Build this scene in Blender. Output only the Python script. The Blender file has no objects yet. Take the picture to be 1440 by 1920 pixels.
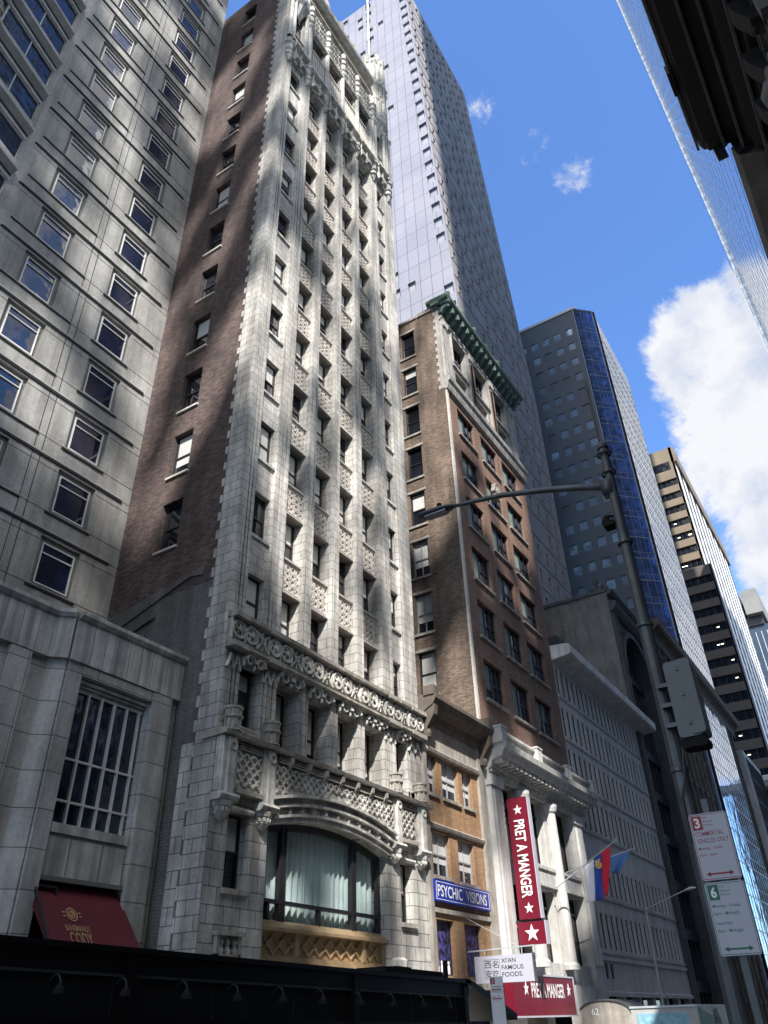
import bpy, math, random
from mathutils import Vector, Matrix
random.seed(7)
R_=math.radians
SC=bpy.context.scene
COL=SC.collection

# ------------------------------------------------------------------ camera
cam_d=bpy.data.cameras.new('camera'); cam=bpy.data.objects.new('camera',cam_d); COL.objects.link(cam)
SC.camera=cam
cam_d.sensor_fit='VERTICAL'; cam_d.sensor_height=36.0; cam_d.lens=36.0*1424.05/1920.0
cam_d.clip_start=0.05; cam_d.clip_end=4000
yaw,pitch,roll=5.48812745e-01,5.93836049e-01,-3.07906125e-02
fwd=Vector((-math.sin(yaw)*math.cos(pitch),math.cos(yaw)*math.cos(pitch),math.sin(pitch)))
rgt=Vector((math.cos(yaw),math.sin(yaw),0)); upv=rgt.cross(fwd)
r2=math.cos(roll)*rgt+math.sin(roll)*upv; u2=-math.sin(roll)*rgt+math.cos(roll)*upv
cam.matrix_world=Matrix(((r2.x,u2.x,-fwd.x,0),(r2.y,u2.y,-fwd.y,0),(r2.z,u2.z,-fwd.z,1.6),(0,0,0,1)))

# ------------------------------------------------------------------ sun, sky, exposure
SUN=Vector((0.42,-0.55,0.72)).normalized()
sl=bpy.data.lights.new('sun','SUN'); sl.energy=5.0; sl.angle=R_(0.5); sl.color=(1.0,0.96,0.91)
so=bpy.data.objects.new('sun',sl); COL.objects.link(so)
so.rotation_euler=SUN.to_track_quat('Z','Y').to_euler(); so.location=(60,-60,120)
SC.view_settings.view_transform='Standard'; SC.view_settings.look='None'
SC.view_settings.exposure=0.93; SC.view_settings.gamma=1.0; SC.view_settings.use_curve_mapping=False
W=bpy.data.worlds.new('World'); SC.world=W; W.use_nodes=True
def world():
    nt=W.node_tree; N=nt.nodes; L=nt.links; N.clear()
    out=N.new('ShaderNodeOutputWorld'); bg=N.new('ShaderNodeBackground'); bg.inputs[1].default_value=0.15
    sky=N.new('ShaderNodeTexSky'); sky.sky_type='NISHITA'; sky.sun_disc=False
    sky.sun_elevation=math.asin(SUN.z); sky.sun_rotation=math.atan2(SUN.x,SUN.y)
    sky.air_density=1.0; sky.dust_density=0.3; sky.ozone_density=1.6; sky.altitude=50
    tint=N.new('ShaderNodeMix'); tint.data_type='RGBA'; tint.blend_type='MULTIPLY'; tint.inputs[0].default_value=1
    tint.inputs[7].default_value=(0.70,0.93,1.26,1); L.new(sky.outputs[0],tint.inputs[6])
    tc=N.new('ShaderNodeTexCoord')
    def blob(c,lo,hi):
        c=Vector(c).normalized()
        d=N.new('ShaderNodeVectorMath'); d.operation='DOT_PRODUCT'; L.new(tc.outputs['Generated'],d.inputs[0]); d.inputs[1].default_value=c
        m=N.new('ShaderNodeMapRange'); m.interpolation_type='SMOOTHSTEP'
        m.inputs[1].default_value=math.cos(R_(hi)); m.inputs[2].default_value=math.cos(R_(lo)); L.new(d.outputs['Value'],m.inputs[0]); return m.outputs[0]
    def mx(a,b):
        m=N.new('ShaderNodeMath'); m.operation='MAXIMUM'; L.new(a,m.inputs[0]); L.new(b,m.inputs[1]); return m.outputs[0]
    def dirv(az,el): return (math.sin(R_(az))*math.cos(R_(el)),math.cos(R_(az))*math.cos(R_(el)),math.sin(R_(el)))
    def group(lst):
        msk=None
        for az,el,lo,hi,st in lst:
            bl=blob(dirv(az,el),lo,hi)
            if st!=1:
                q=N.new('ShaderNodeMath'); q.operation='MULTIPLY'; L.new(bl,q.inputs[0]); q.inputs[1].default_value=st; bl=q.outputs[0]
            msk=bl if msk is None else mx(msk,bl)
        return msk
    far=group(FILL_CLOUDS); msk=mx(group(CLOUDS),far)
    nz=N.new('ShaderNodeTexNoise'); nz.noise_dimensions='3D'; nz.inputs['Scale'].default_value=6.5; nz.inputs['Detail'].default_value=11; nz.inputs['Roughness'].default_value=0.68
    nz.inputs['Distortion'].default_value=0.25
    L.new(tc.outputs['Generated'],nz.inputs['Vector'])
    a=N.new('ShaderNodeMath'); a.operation='MULTIPLY_ADD'; L.new(nz.outputs['Fac'],a.inputs[0]); a.inputs[1].default_value=1.9; L.new(msk,a.inputs[2])
    mr=N.new('ShaderNodeMapRange'); mr.interpolation_type='SMOOTHSTEP'; mr.inputs[1].default_value=1.42; mr.inputs[2].default_value=1.70; L.new(a.outputs[0],mr.inputs[0])
    # inner shading of the cloud: thinner / thicker parts
    n2=N.new('ShaderNodeTexNoise'); n2.inputs['Scale'].default_value=8; n2.inputs['Detail'].default_value=10; n2.inputs['Roughness'].default_value=.6; L.new(tc.outputs['Generated'],n2.inputs['Vector'])
    cr=N.new('ShaderNodeValToRGB'); cr.color_ramp.elements[0].position=0.36; cr.color_ramp.elements[0].color=(2.0,2.3,2.9,1)
    cr.color_ramp.elements[1].position=0.56; cr.color_ramp.elements[1].color=(3.25,3.3,3.45,1); L.new(n2.outputs['Fac'],cr.inputs[0])
    mix=N.new('ShaderNodeMix'); mix.data_type='RGBA'; L.new(mr.outputs[0],mix.inputs[0]); L.new(tint.outputs[2],mix.inputs[6]); m3=N.new('ShaderNodeMix'); m3.data_type='RGBA'; L.new(far,m3.inputs[0]); L.new(cr.outputs[0],m3.inputs[6]); m3.inputs[7].default_value=(5.6,5.6,5.5,1); L.new(m3.outputs[2],mix.inputs[7])
    L.new(mix.outputs[2],bg.inputs[0]); L.new(bg.outputs[0],out.inputs[0])
# (azimuth from +Y towards +X, elevation, inner radius, outer radius, strength) in degrees
CLOUDS=[(3.5,34,2,12,1),(9,25,5,17,1),(14,38,4,14,1),(0,41,0.5,6,0.75),(3,13,2,8,0.6),(-21,57,0,3.2,0.37),(-11,57.5,0,2.6,0.38),(-8,55.5,0,3.4,0.40),(-18,61,0,3.0,0.37)]
FILL_CLOUDS=[(104,48,18,34,1),(100,24,14,28,1),(178,50,20,42,1),(-150,45,20,45,1)]  # unseen bright clouds added to fill the street with neutral light
world()

# ------------------------------------------------------------------ materials
MATS={}
def base_mat(name):
    m=bpy.data.materials.new(name); m.use_nodes=True; nt=m.node_tree
    return m,nt,nt.nodes['Principled BSDF']
def fuv(nt,su=1.0,sv=1.0):
    """wall coordinates: u runs along the wall, v is height (metres)"""
    N=nt.nodes; L=nt.links
    g=N.new('ShaderNodeNewGeometry'); p=N.new('ShaderNodeSeparateXYZ'); L.new(g.outputs['Position'],p.inputs[0])
    n=N.new('ShaderNodeSeparateXYZ'); L.new(g.outputs['True Normal'],n.inputs[0])
    ab=N.new('ShaderNodeMath'); ab.operation='ABSOLUTE'; L.new(n.outputs[0],ab.inputs[0])
    gt=N.new('ShaderNodeMath'); gt.operation='GREATER_THAN'; L.new(ab.outputs[0],gt.inputs[0]); gt.inputs[1].default_value=0.6
    mx=N.new('ShaderNodeMix'); mx.data_type='FLOAT'; L.new(gt.outputs[0],mx.inputs[0]); L.new(p.outputs[0],mx.inputs[2]); L.new(p.outputs[1],mx.inputs[3])
    c=N.new('ShaderNodeCombineXYZ')
    a=N.new('ShaderNodeMath'); a.operation='MULTIPLY'; L.new(mx.outputs[0],a.inputs[0]); a.inputs[1].default_value=su
    b=N.new('ShaderNodeMath'); b.operation='MULTIPLY'; L.new(p.outputs[2],b.inputs[0]); b.inputs[1].default_value=sv
    L.new(a.outputs[0],c.inputs[0]); L.new(b.outputs[0],c.inputs[1]); return c.outputs[0],g
def mixc(nt,a,b,fac,mode='MIX'):
    m=nt.nodes.new('ShaderNodeMix'); m.data_type='RGBA'; m.blend_type=mode
    for i,v in ((0,fac),(6,a),(7,b)):
        if hasattr(v,'links') or hasattr(v,'is_linked'): nt.links.new(v,m.inputs[i])
        else: m.inputs[i].default_value=v if i==0 else (*v,1)
    return m.outputs[2]
def noise(nt,scale,detail=4,rough=0.55,vec=None,stretch=None):
    N=nt.nodes; L=nt.links
    n=N.new('ShaderNodeTexNoise'); n.inputs['Scale'].default_value=scale; n.inputs['Detail'].default_value=detail; n.inputs['Roughness'].default_value=rough
    if vec is None:
        g=N.new('ShaderNodeNewGeometry'); vec=g.outputs['Position']
    if stretch:
        m=N.new('ShaderNodeMapping'); m.inputs['Scale'].default_value=stretch; L.new(vec,m.inputs[0]); vec=m.outputs[0]
    L.new(vec,n.inputs['Vector']); return n.outputs['Fac']
def ramp(nt,fac,a,b,c0=(0,0,0),c1=(1,1,1)):
    r=nt.nodes.new('ShaderNodeValToRGB'); e=r.color_ramp.elements
    e[0].position=a; e[0].color=(*c0,1); e[1].position=b; e[1].color=(*c1,1); nt.links.new(fac,r.inputs[0]); return r.outputs[0]
def masonry(name,c1,c2,mortar,bw,bh,ms,rough=0.85,bump=0.35,stain=0.35,streak=0.3,bias=0.0,offset=0.5):
    m,nt,bs=base_mat(name); N=nt.nodes; L=nt.links
    uv,_=fuv(nt)
    br=N.new('ShaderNodeTexBrick'); L.new(uv,br.inputs['Vector']); br.inputs['Scale'].default_value=1
    br.inputs['Color1'].default_value=(*c1,1); br.inputs['Color2'].default_value=(*c2,1); br.inputs['Mortar'].default_value=(*mortar,1)
    br.inputs['Brick Width'].default_value=bw; br.inputs['Row Height'].default_value=bh; br.inputs['Mortar Size'].default_value=ms; br.inputs['Bias'].default_value=bias
    br.inputs['Mortar Smooth'].default_value=0.2; br.offset=offset
    col=br.outputs['Color']
    s=ramp(nt,noise(nt,0.55,6,0.6),0.32,0.68,(1-stain,)*3,(1.08,)*3); col=mixc(nt,col,s,1.0,'MULTIPLY')
    s2=ramp(nt,noise(nt,1.0,5,0.6,stretch=(2.2,2.2,0.22)),0.38,0.62,(1-streak,1-streak*1.02,1-streak*1.05),(1.05,)*3); col=mixc(nt,col,s2,1.0,'MULTIPLY')
    s3=ramp(nt,noise(nt,9,5,0.6),0.35,0.65,(0.88,)*3,(1.08,)*3); col=mixc(nt,col,s3,1.0,'MULTIPLY')
    L.new(col,bs.inputs['Base Color']); bs.inputs['Roughness'].default_value=rough
    bp=N.new('ShaderNodeBump'); bp.inputs['Strength'].default_value=bump; bp.inputs['Distance'].default_value=0.02; bp.invert=True
    L.new(br.outputs['Fac'],bp.inputs['Height'])
    b2=N.new('ShaderNodeBump'); b2.inputs['Strength'].default_value=0.25; b2.inputs['Distance'].default_value=0.03; L.new(noise(nt,14,4),b2.inputs['Height']); L.new(bp.outputs[0],b2.inputs['Normal'])
    L.new(b2.outputs[0],bs.inputs['Normal']); MATS[name]=m; return m
def plain(name,c,rough=0.7,var=0.15,scale=2.0,metal=0.0,bump=0.0,streak=0.0,spec=None):
    m,nt,bs=base_mat(name); L=nt.links
    col=ramp(nt,noise(nt,scale,5,0.6),0.3,0.7,tuple(x*(1-var) for x in c),tuple(min(1,x*(1+var)) for x in c))
    if streak: col=mixc(nt,col,ramp(nt,noise(nt,1.0,5,0.6,stretch=(3,3,0.2)),0.4,0.6,(1-streak,)*3,(1.04,)*3),1.0,'MULTIPLY')
    L.new(col,bs.inputs['Base Color']); bs.inputs['Roughness'].default_value=rough; bs.inputs['Metallic'].default_value=metal
    if bump:
        b=nt.nodes.new('ShaderNodeBump'); b.inputs['Strength'].default_value=bump; b.inputs['Distance'].default_value=0.03; L.new(noise(nt,scale*6,4),b.inputs['Height']); L.new(b.outputs[0],bs.inputs['Normal'])
    if spec is not None: bs.inputs['Specular IOR Level'].default_value=spec
    MATS[name]=m; return m
def glass(name,c,rough=0.04,ior=1.6,wave=0.02,scale=0.8,metal=0.0,coat=0.0):
    m,nt,bs=base_mat(name); L=nt.links
    col=ramp(nt,noise(nt,0.9,2),0.35,0.65,tuple(x*0.6 for x in c),tuple(x*1.3 for x in c))
    L.new(col,bs.inputs['Base Color']); bs.inputs['Roughness'].default_value=rough; bs.inputs['IOR'].default_value=ior; bs.inputs['Metallic'].default_value=metal
    b=nt.nodes.new('ShaderNodeBump'); b.inputs['Strength'].default_value=1.0; b.inputs['Distance'].default_value=wave; L.new(noise(nt,scale,2),b.inputs['Height']); L.new(b.outputs[0],bs.inputs['Normal'])
    MATS[name]=m; return m
M=MATS
masonry('terracotta',(.70,.675,.62),(.57,.55,.51),(.22,.21,.2),.62,.36,.013,rough=.6,bump=.3,stain=.40,streak=.42)
masonry('terracotta_large',(.68,.66,.61),(.54,.525,.485),(.18,.175,.165),.62,.42,.014,rough=.6,bump=.4,stain=.42,streak=.4)
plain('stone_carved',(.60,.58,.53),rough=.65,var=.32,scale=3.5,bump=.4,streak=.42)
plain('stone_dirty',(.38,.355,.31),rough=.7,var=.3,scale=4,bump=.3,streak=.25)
plain('stone_panel',(.55,.51,.46),rough=.7,var=.2,scale=5,bump=.2)
plain('stone_panel_back',(.40,.37,.34),rough=.8,var=.2,scale=5)
masonry('hotel_stone',(.42,.41,.39),(.36,.353,.335),(.16,.16,.155),3.58,2.755,.004,rough=.75,bump=.1,stain=.28,streak=.28,offset=0)
plain('hotel_plain',(.38,.372,.355),rough=.7,var=.14,scale=1.3,streak=.12)
plain('far_concrete',(.20,.20,.19),rough=.8,var=.15,scale=.2)
plain('joint_black',(.018,.019,.022),rough=.8,var=.2)  # black of joints, also painted where grooves and slots are in shade
plain('hotel_dark',(.16,.158,.15),rough=.7,var=.15,scale=1.5)
masonry('podium_stone',(.58,.57,.54),(.50,.49,.465),(.13,.13,.12),.95,.86,.012,rough=.7,bump=.4,stain=.3,streak=.3,offset=0)
plain('podium_fascia',(.52,.51,.48),rough=.7,var=.25,scale=1.2,streak=.45)
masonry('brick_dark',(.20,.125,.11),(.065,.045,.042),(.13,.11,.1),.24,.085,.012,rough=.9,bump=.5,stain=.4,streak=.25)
masonry('brick_party',(.30,.195,.135),(.12,.078,.056),(.2,.18,.15),.24,.085,.014,rough=.9,bump=.5,stain=.4,streak=.3)
masonry('brick_front',(.31,.185,.13),(.20,.115,.082),(.2,.14,.11),.24,.085,.008,rough=.85,bump=.3,stain=.2,streak=.2)
masonry('brick_orange',(.43,.26,.14),(.33,.19,.10),(.26,.17,.1),.22,.075,.007,rough=.85,bump=.3,stain=.2,streak=.25)
masonry('brick_painted',(.20,.195,.185),(.165,.16,.15),(.11,.105,.1),.24,.085,.01,rough=.9,bump=.4,stain=.3,streak=.3)
plain('cement_render',(.20,.195,.19),rough=.9,var=.2,scale=1,streak=.25,bump=.2)
plain('white_stone',(.55,.54,.51),rough=.6,var=.14,scale=2.2,streak=.2,bump=.1)
plain('top_stone',(.40,.38,.345),rough=.7,var=.22,scale=2.5,streak=.35,bump=.2)
plain('shop_stone',(.34,.31,.27),rough=.75,var=.25,scale=2.5,streak=.3,bump=.2)
plain('iron_dark',(.035,.037,.042),rough=.45,var=.3,scale=3,metal=.3)
plain('frame_dark',(.022,.021,.024),rough=.4,var=.2,scale=2)
plain('frame_white',(.62,.62,.60),rough=.45,var=.1)
plain('frame_grey',(.30,.31,.32),rough=.45,var=.15)
plain('blind',(.52,.52,.50),rough=.8,var=.12,scale=1.5)
plain('blind_green',(.20,.25,.23),rough=.7,var=.2,scale=1.2)
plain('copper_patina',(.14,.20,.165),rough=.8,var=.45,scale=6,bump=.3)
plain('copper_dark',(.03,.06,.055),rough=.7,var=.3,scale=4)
plain('bronze',(.42,.30,.17),rough=.45,var=.18,scale=3,metal=.35,streak=.15)
plain('red_canvas',(.12,.008,.018),rough=.6,var=.12,scale=2)
plain('red_sign',(.15,.006,.02),rough=.35,var=.06,scale=1)
plain('sign_white',(.80,.80,.80),rough=.5,var=.03)
plain('sign_grey',(.44,.44,.50),rough=.45,var=.04)
plain('sign_blue',(.012,.035,.30),rough=.35,var=.05)
plain('sign_green',(.01,.13,.09),rough=.5,var=.05)
plain('sign_red',(.30,.01,.02),rough=.5,var=.05)
plain('letter_black',(.015,.015,.018),rough=.5,var=.05)
plain('letter_gold',(.45,.27,.13),rough=.5,var=.1)
plain('metal_grey',(.10,.108,.115),rough=.5,var=.25,scale=4,metal=.4)
plain('metal_light',(.52,.54,.56),rough=.4,var=.12,metal=.3)
plain('box_grey',(.13,.145,.155),rough=.55,var=.12,scale=2)
plain('black_paint',(.008,.008,.009),rough=.35,var=.3,scale=2,spec=.25)
plain('black_matt',(.012,.012,.012),rough=.8,var=.3,scale=2,spec=.2)
plain('asphalt',(.05,.05,.052),rough=.9,var=.25,scale=3,bump=.3)
plain('pavement',(.24,.235,.225),rough=.9,var=.2,scale=2,bump=.2)
plain('kerb_stone',(.3,.3,.29),rough=.85,var=.15)
plain('road_paint',(.7,.7,.68),rough=.7,var=.15)
plain('grey_office',(.58,.565,.54),rough=.8,var=.14,scale=.5,streak=.2)
plain('grey_office_trim',(.66,.65,.63),rough=.75,var=.15,scale=1,streak=.2)
plain('dark_stone',(.055,.058,.062),rough=.8,var=.3,scale=1.2,bump=.4,streak=.3)
plain('dark_stone_warm',(.115,.095,.075),rough=.8,var=.3,scale=1.2,bump=.3,streak=.3)
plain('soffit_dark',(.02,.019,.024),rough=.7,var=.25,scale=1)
plain('stone_shadow_grey',(.17,.17,.16),rough=.8,var=.25,scale=2,bump=.3)  # even dull grey with random variation
plain('blue_stone',(.07,.09,.115),rough=.45,var=.12,scale=.15)
plain('tan_stone',(.19,.15,.105),rough=.8,var=.12,scale=.3)
plain('brown_band',(.105,.085,.075),rough=.8,var=.15,scale=.3)
plain('fin_white',(.75,.75,.74),rough=.5,var=.06)
plain('tile_roof',(.07,.035,.03),rough=.8,var=.4,scale=5)
plain('foliage',(.07,.10,.035),rough=.8,var=.4,scale=6)
plain('bark',(.08,.06,.045),rough=.9,var=.3,scale=6)
plain('flag_red',(.62,.02,.05),rough=.8,var=.05); plain('flag_blue',(.03,.09,.42),rough=.8,var=.05); plain('flag_white',(.75,.76,.85),rough=.8,var=.03)
plain('flag_pale_blue',(.08,.20,.48),rough=.8,var=.06); plain('flag_gold',(.8,.55,.12),rough=.7,var=.1)
plain('curtain',(.74,.82,.80),rough=.85,var=.08,scale=3)
plain('van_paint',(.42,.42,.40),rough=.35,var=.08,scale=2); plain('van_green',(.02,.18,.15),rough=.4,var=.1); plain('poster_blue',(.25,.45,.55),rough=.4,var=.3,scale=6)
plain('glass_blue_dark',(.03,.05,.08),rough=.3,var=.2,scale=.05)
glass('glass_dark',(.012,.014,.02),ior=1.55)
glass('glass_hotel',(.012,.018,.045),ior=1.8,wave=.012)
glass('glass_bay',(.010,.016,.035),ior=1.7,wave=.05)
glass('glass_deep',(.006,.007,.009),ior=1.45)
glass('glass_blue',(.13,.19,.38),rough=.05,ior=1.9,wave=.01,scale=.3,metal=.75)
glass('glass_pale',(.55,.58,.64),rough=.05,ior=2.0,wave=.06,scale=.3,metal=.9)
glass('glass_mirror',(.58,.66,.78),rough=.05,ior=2.2,wave=.04,scale=.25,metal=.85)
plain('glass_dim_blue',(.17,.24,.33),rough=.15,var=.4,scale=.08)  # blue of reflected sky put into the pane colour
glass('glass_lit_blue',(.30,.42,.55),rough=.08,ior=1.6,wave=.02,metal=.3)  # brighter panes, reflected sky again in the base colour
def white_panel(name,c):
    m,nt,bs=base_mat(name); N=nt.nodes; L=nt.links
    uv,_=fuv(nt); br=N.new('ShaderNodeTexBrick'); L.new(uv,br.inputs['Vector']); br.inputs['Scale'].default_value=1; br.offset=0
    br.inputs['Color1'].default_value=(*c,1); br.inputs['Color2'].default_value=(*[x*.93 for x in c],1); br.inputs['Mortar'].default_value=(*[x*.45 for x in c],1)
    br.inputs['Brick Width'].default_value=1.6; br.inputs['Row Height'].default_value=3.5; br.inputs['Mortar Size'].default_value=.05; br.inputs['Mortar Smooth'].default_value=.1
    col=mixc(nt,br.outputs['Color'],ramp(nt,noise(nt,.12,4),.35,.65,(.86,.88,.92),(1.05,)*3),1.0,'MULTIPLY')
    L.new(col,bs.inputs['Base Color']); bs.inputs['Roughness'].default_value=.6; bs.inputs['Specular IOR Level'].default_value=.3; MATS[name]=m
white_panel('panel_white',(.29,.29,.34))
plain('pane_lavender',(.30,.31,.36),rough=.15,var=.3,scale=.15)
plain('panel_grey',(.30,.285,.28),rough=.8,var=.15,scale=.15)

# ------------------------------------------------------------------ geometry helpers
def FX(X): return lambda u,d,v:(X+d,u,v)              # facade facing +X, u = world y
def FY(Y): return lambda u,d,v:(u,Y-d,v)              # facade facing -Y, u = world x
def FD(p,q):                                          # facade from p to q (plan points), outward on the right of p->q when seen from above
    p=Vector((*p,0)); q=Vector((*q,0)); t=(q-p).normalized(); n=Vector((t.y,-t.x,0))
    def f(u,d,v):
        w=p+t*u+n*d; return (w.x,w.y,v)
    f.length=(q-p).length; f.ang=math.atan2(t.y,t.x); f.p=p; f.t=t; f.n=n; return f
class MB:
    def __init__(s): s.v=[]; s.f=[]; s.marks=[]
    def mark(s): s.marks.append((len(s.v),len(s.f)))
    def quad(s,a,b,c,d): n=len(s.v); s.v+= [a,b,c,d]; s.f.append((n,n+1,n+2,n+3))
    def poly(s,pts): n=len(s.v); s.v+=list(pts); s.f.append(tuple(range(n,n+len(pts))))
    def box(s,fr,u0,u1,d0,d1,v0,v1):
        n=len(s.v); s.v+=[fr(u,d,v) for v in (v0,v1) for d in (d0,d1) for u in (u0,u1)]
        s.f+=[tuple(n+i for i in q) for q in ((0,1,3,2),(4,6,7,5),(0,4,5,1),(2,3,7,6),(0,2,6,4),(1,5,7,3))]
    def prism(s,fr,prof,u0,u1):                      # profile of (d,v) swept along u
        n=len(s.v); k=len(prof)
        s.v+=[fr(u0,d,v) for d,v in prof]+[fr(u1,d,v) for d,v in prof]
        for i in range(k): j=(i+1)%k; s.f.append((n+i,n+j,n+k+j,n+k+i))
        s.f.append(tuple(range(n,n+k))); s.f.append(tuple(range(n+2*k-1,n+k-1,-1)))
    def ext(s,fr,out,d0,d1):                         # outline of (u,v) extruded along d
        n=len(s.v); k=len(out)
        s.v+=[fr(u,d0,v) for u,v in out]+[fr(u,d1,v) for u,v in out]
        for i in range(k): j=(i+1)%k; s.f.append((n+i,n+j,n+k+j,n+k+i))
        s.f.append(tuple(range(n,n+k))); s.f.append(tuple(range(n+2*k-1,n+k-1,-1)))
    def bar(s,a,b,w,w2=None):                        # square bar between 3d points
        a=Vector(a); b=Vector(b); t=(b-a).normalized(); h=Vector((0,0,1)) if abs(t.z)<.95 else Vector((0,1,0))
        x=t.cross(h).normalized(); y=t.cross(x); w2=w2 or w; n=len(s.v)
        for p,ww in ((a,w),(b,w2)):
            for i,j in ((-1,-1),(1,-1),(1,1),(-1,1)): s.v.append(tuple(p+x*i*ww/2+y*j*ww/2))
        s.f+=[tuple(n+i for i in q) for q in ((0,1,5,4),(1,2,6,5),(2,3,7,6),(3,0,4,7),(3,2,1,0),(4,5,6,7))]
    def tube(s,pts,rads,k=10,cap=True):
        n0=len(s.v); pts=[Vector(p) for p in pts]
        if not hasattr(rads,'__len__'): rads=[rads]*len(pts)
        for i,p in enumerate(pts):
            t=(pts[min(i+1,len(pts)-1)]-pts[max(i-1,0)]).normalized()
            h=Vector((0,0,1)) if abs(t.z)<.9 else Vector((0,1,0)); x=t.cross(h).normalized(); y=t.cross(x)
            for j in range(k): a=2*math.pi*j/k; s.v.append(tuple(p+(x*math.cos(a)+y*math.sin(a))*rads[i]))
        for i in range(len(pts)-1):
            for j in range(k): s.f.append((n0+i*k+j,n0+i*k+(j+1)%k,n0+(i+1)*k+(j+1)%k,n0+(i+1)*k+j))
        if cap: s.f.append(tuple(n0+j for j in range(k))); s.f.append(tuple(n0+(len(pts)-1)*k+j for j in range(k-1,-1,-1)))
    def lathe(s,c,prof,k=12,a0=0,a1=2*math.pi):      # prof of (r,z) around vertical axis at c
        n=len(s.v); full=abs(a1-a0-2*math.pi)<1e-6; m=k if full else k+1
        for r,z in prof:
            for j in range(m): a=a0+(a1-a0)*j/k; s.v.append((c[0]+r*math.cos(a),c[1]+r*math.sin(a),c[2]+z))
        for i in range(len(prof)-1):
            for j in range(k):
                j2=(j+1)%m; s.f.append((n+i*m+j,n+i*m+j2,n+(i+1)*m+j2,n+(i+1)*m+j))
    def ring(s,fr,cu,cv,r,w,d0,d1,k=12,a0=0,a1=2*math.pi):   # flat ring in the facade plane
        for j in range(k):
            a=a0+(a1-a0)*j/k; b=a0+(a1-a0)*(j+1)/k
            o=[(cu+r*math.cos(a),cv+r*math.sin(a)),(cu+r*math.cos(b),cv+r*math.sin(b)),(cu+(r-w)*math.cos(b),cv+(r-w)*math.sin(b)),(cu+(r-w)*math.cos(a),cv+(r-w)*math.sin(a))]
            s.ext(fr,o,d0,d1)
    def seg(s,fr,a,b,w,d0,d1):                        # flat strip between (u,v) points
        dx,dy=b[0]-a[0],b[1]-a[1]; l=math.hypot(dx,dy) or 1; nx,ny=-dy/l*w/2,dx/l*w/2
        s.ext(fr,[(a[0]+nx,a[1]+ny),(b[0]+nx,b[1]+ny),(b[0]-nx,b[1]-ny),(a[0]-nx,a[1]-ny)],d0,d1)
    def mesh(s,name):
        me=bpy.data.meshes.new(name); me.from_pydata(s.v,[],s.f); me.validate(); return me
    def build(s,name,mat,parent=None,smooth=False):
        if s.marks:
            mk=[(0,0)]+[k for k in s.marks if k!=(0,0)]+[(len(s.v),len(s.f))]; s.marks=[]; last=None
            for (v0,f0),(v1,f1) in zip(mk,mk[1:]):
                if f1>f0:
                    q=MB(); q.v=s.v[v0:v1]; q.f=[tuple(i-v0 for i in f) for f in s.f[f0:f1]]; last=q.build(name,mat,parent,smooth)
            return last
        loc=Vector((0,0,0))
        if parent is not None: loc=WL.get(parent.name,Vector((0,0,0)))
        me=bpy.data.meshes.new(name); me.from_pydata([tuple(Vector(p)-loc) for p in s.v],[],s.f); me.validate()
        me.materials.append(M[mat] if isinstance(mat,str) else mat)
        if smooth:
            for p in me.polygons: p.use_smooth=True
        o=bpy.data.objects.new(name,me); COL.objects.link(o)
        if parent is not None: o.parent=parent; WL[o.name]=loc.copy()
        else: WL[o.name]=Vector((0,0,0))
        return o
WL={}   # world offset of each object's local origin (no rotations used on parents)
def thing(name,label,cat,loc=(0,0,0),group=None):
    o=bpy.data.objects.new(name,None); COL.objects.link(o); o.location=loc; WL[o.name]=Vector(loc)
    o['label']=label; o['category']=cat
    if group: o['group']=group
    return o
def tag(o,label=None,cat=None,group=None,kind=None):
    if label: o['label']=label
    if cat: o['category']=cat
    if group: o['group']=group
    if kind: o['kind']=kind
    return o
def wall(mb,fr,u0,u1,v0,v1,holes,depth=.2,extra_v=()):
    """plane with rectangular holes (u0,u1,v0,v1) and their reveals"""
    us=sorted({round(x,4) for x in [u0,u1]+[h[0] for h in holes]+[h[1] for h in holes] if u0-1e-6<=x<=u1+1e-6})
    vs=sorted({round(x,4) for x in [v0,v1]+[h[2] for h in holes]+[h[3] for h in holes]+list(extra_v) if v0-1e-6<=x<=v1+1e-6})
    for j in range(len(vs)-1):
        a,b=vs[j],vs[j+1]; mid=(a+b)/2; hh=[h for h in holes if h[2]<mid<h[3]]; start=None
        for i in range(len(us)-1):
            m=(us[i]+us[i+1])/2; inside=any(h[0]<m<h[1] for h in hh)
            if inside:
                if start is not None: mb.quad(fr(start,0,a),fr(us[i],0,a),fr(us[i],0,b),fr(start,0,b)); start=None
            elif start is None: start=us[i]
        if start is not None: mb.quad(fr(start,0,a),fr(us[-1],0,a),fr(us[-1],0,b),fr(start,0,b))
    for h in holes:
        a,b,c,d=h[:4]; D=-depth
        mb.quad(fr(a,0,c),fr(a,D,c),fr(a,D,d),fr(a,0,d)); mb.quad(fr(b,0,c),fr(b,0,d),fr(b,D,d),fr(b,D,c))
        mb.quad(fr(a,0,c),fr(b,0,c),fr(b,D,c),fr(a,D,c)); mb.quad(fr(a,0,d),fr(a,D,d),fr(b,D,d),fr(b,0,d))
LOC=lambda u,d,v:(u,-d,v)
_wm={}
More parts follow.
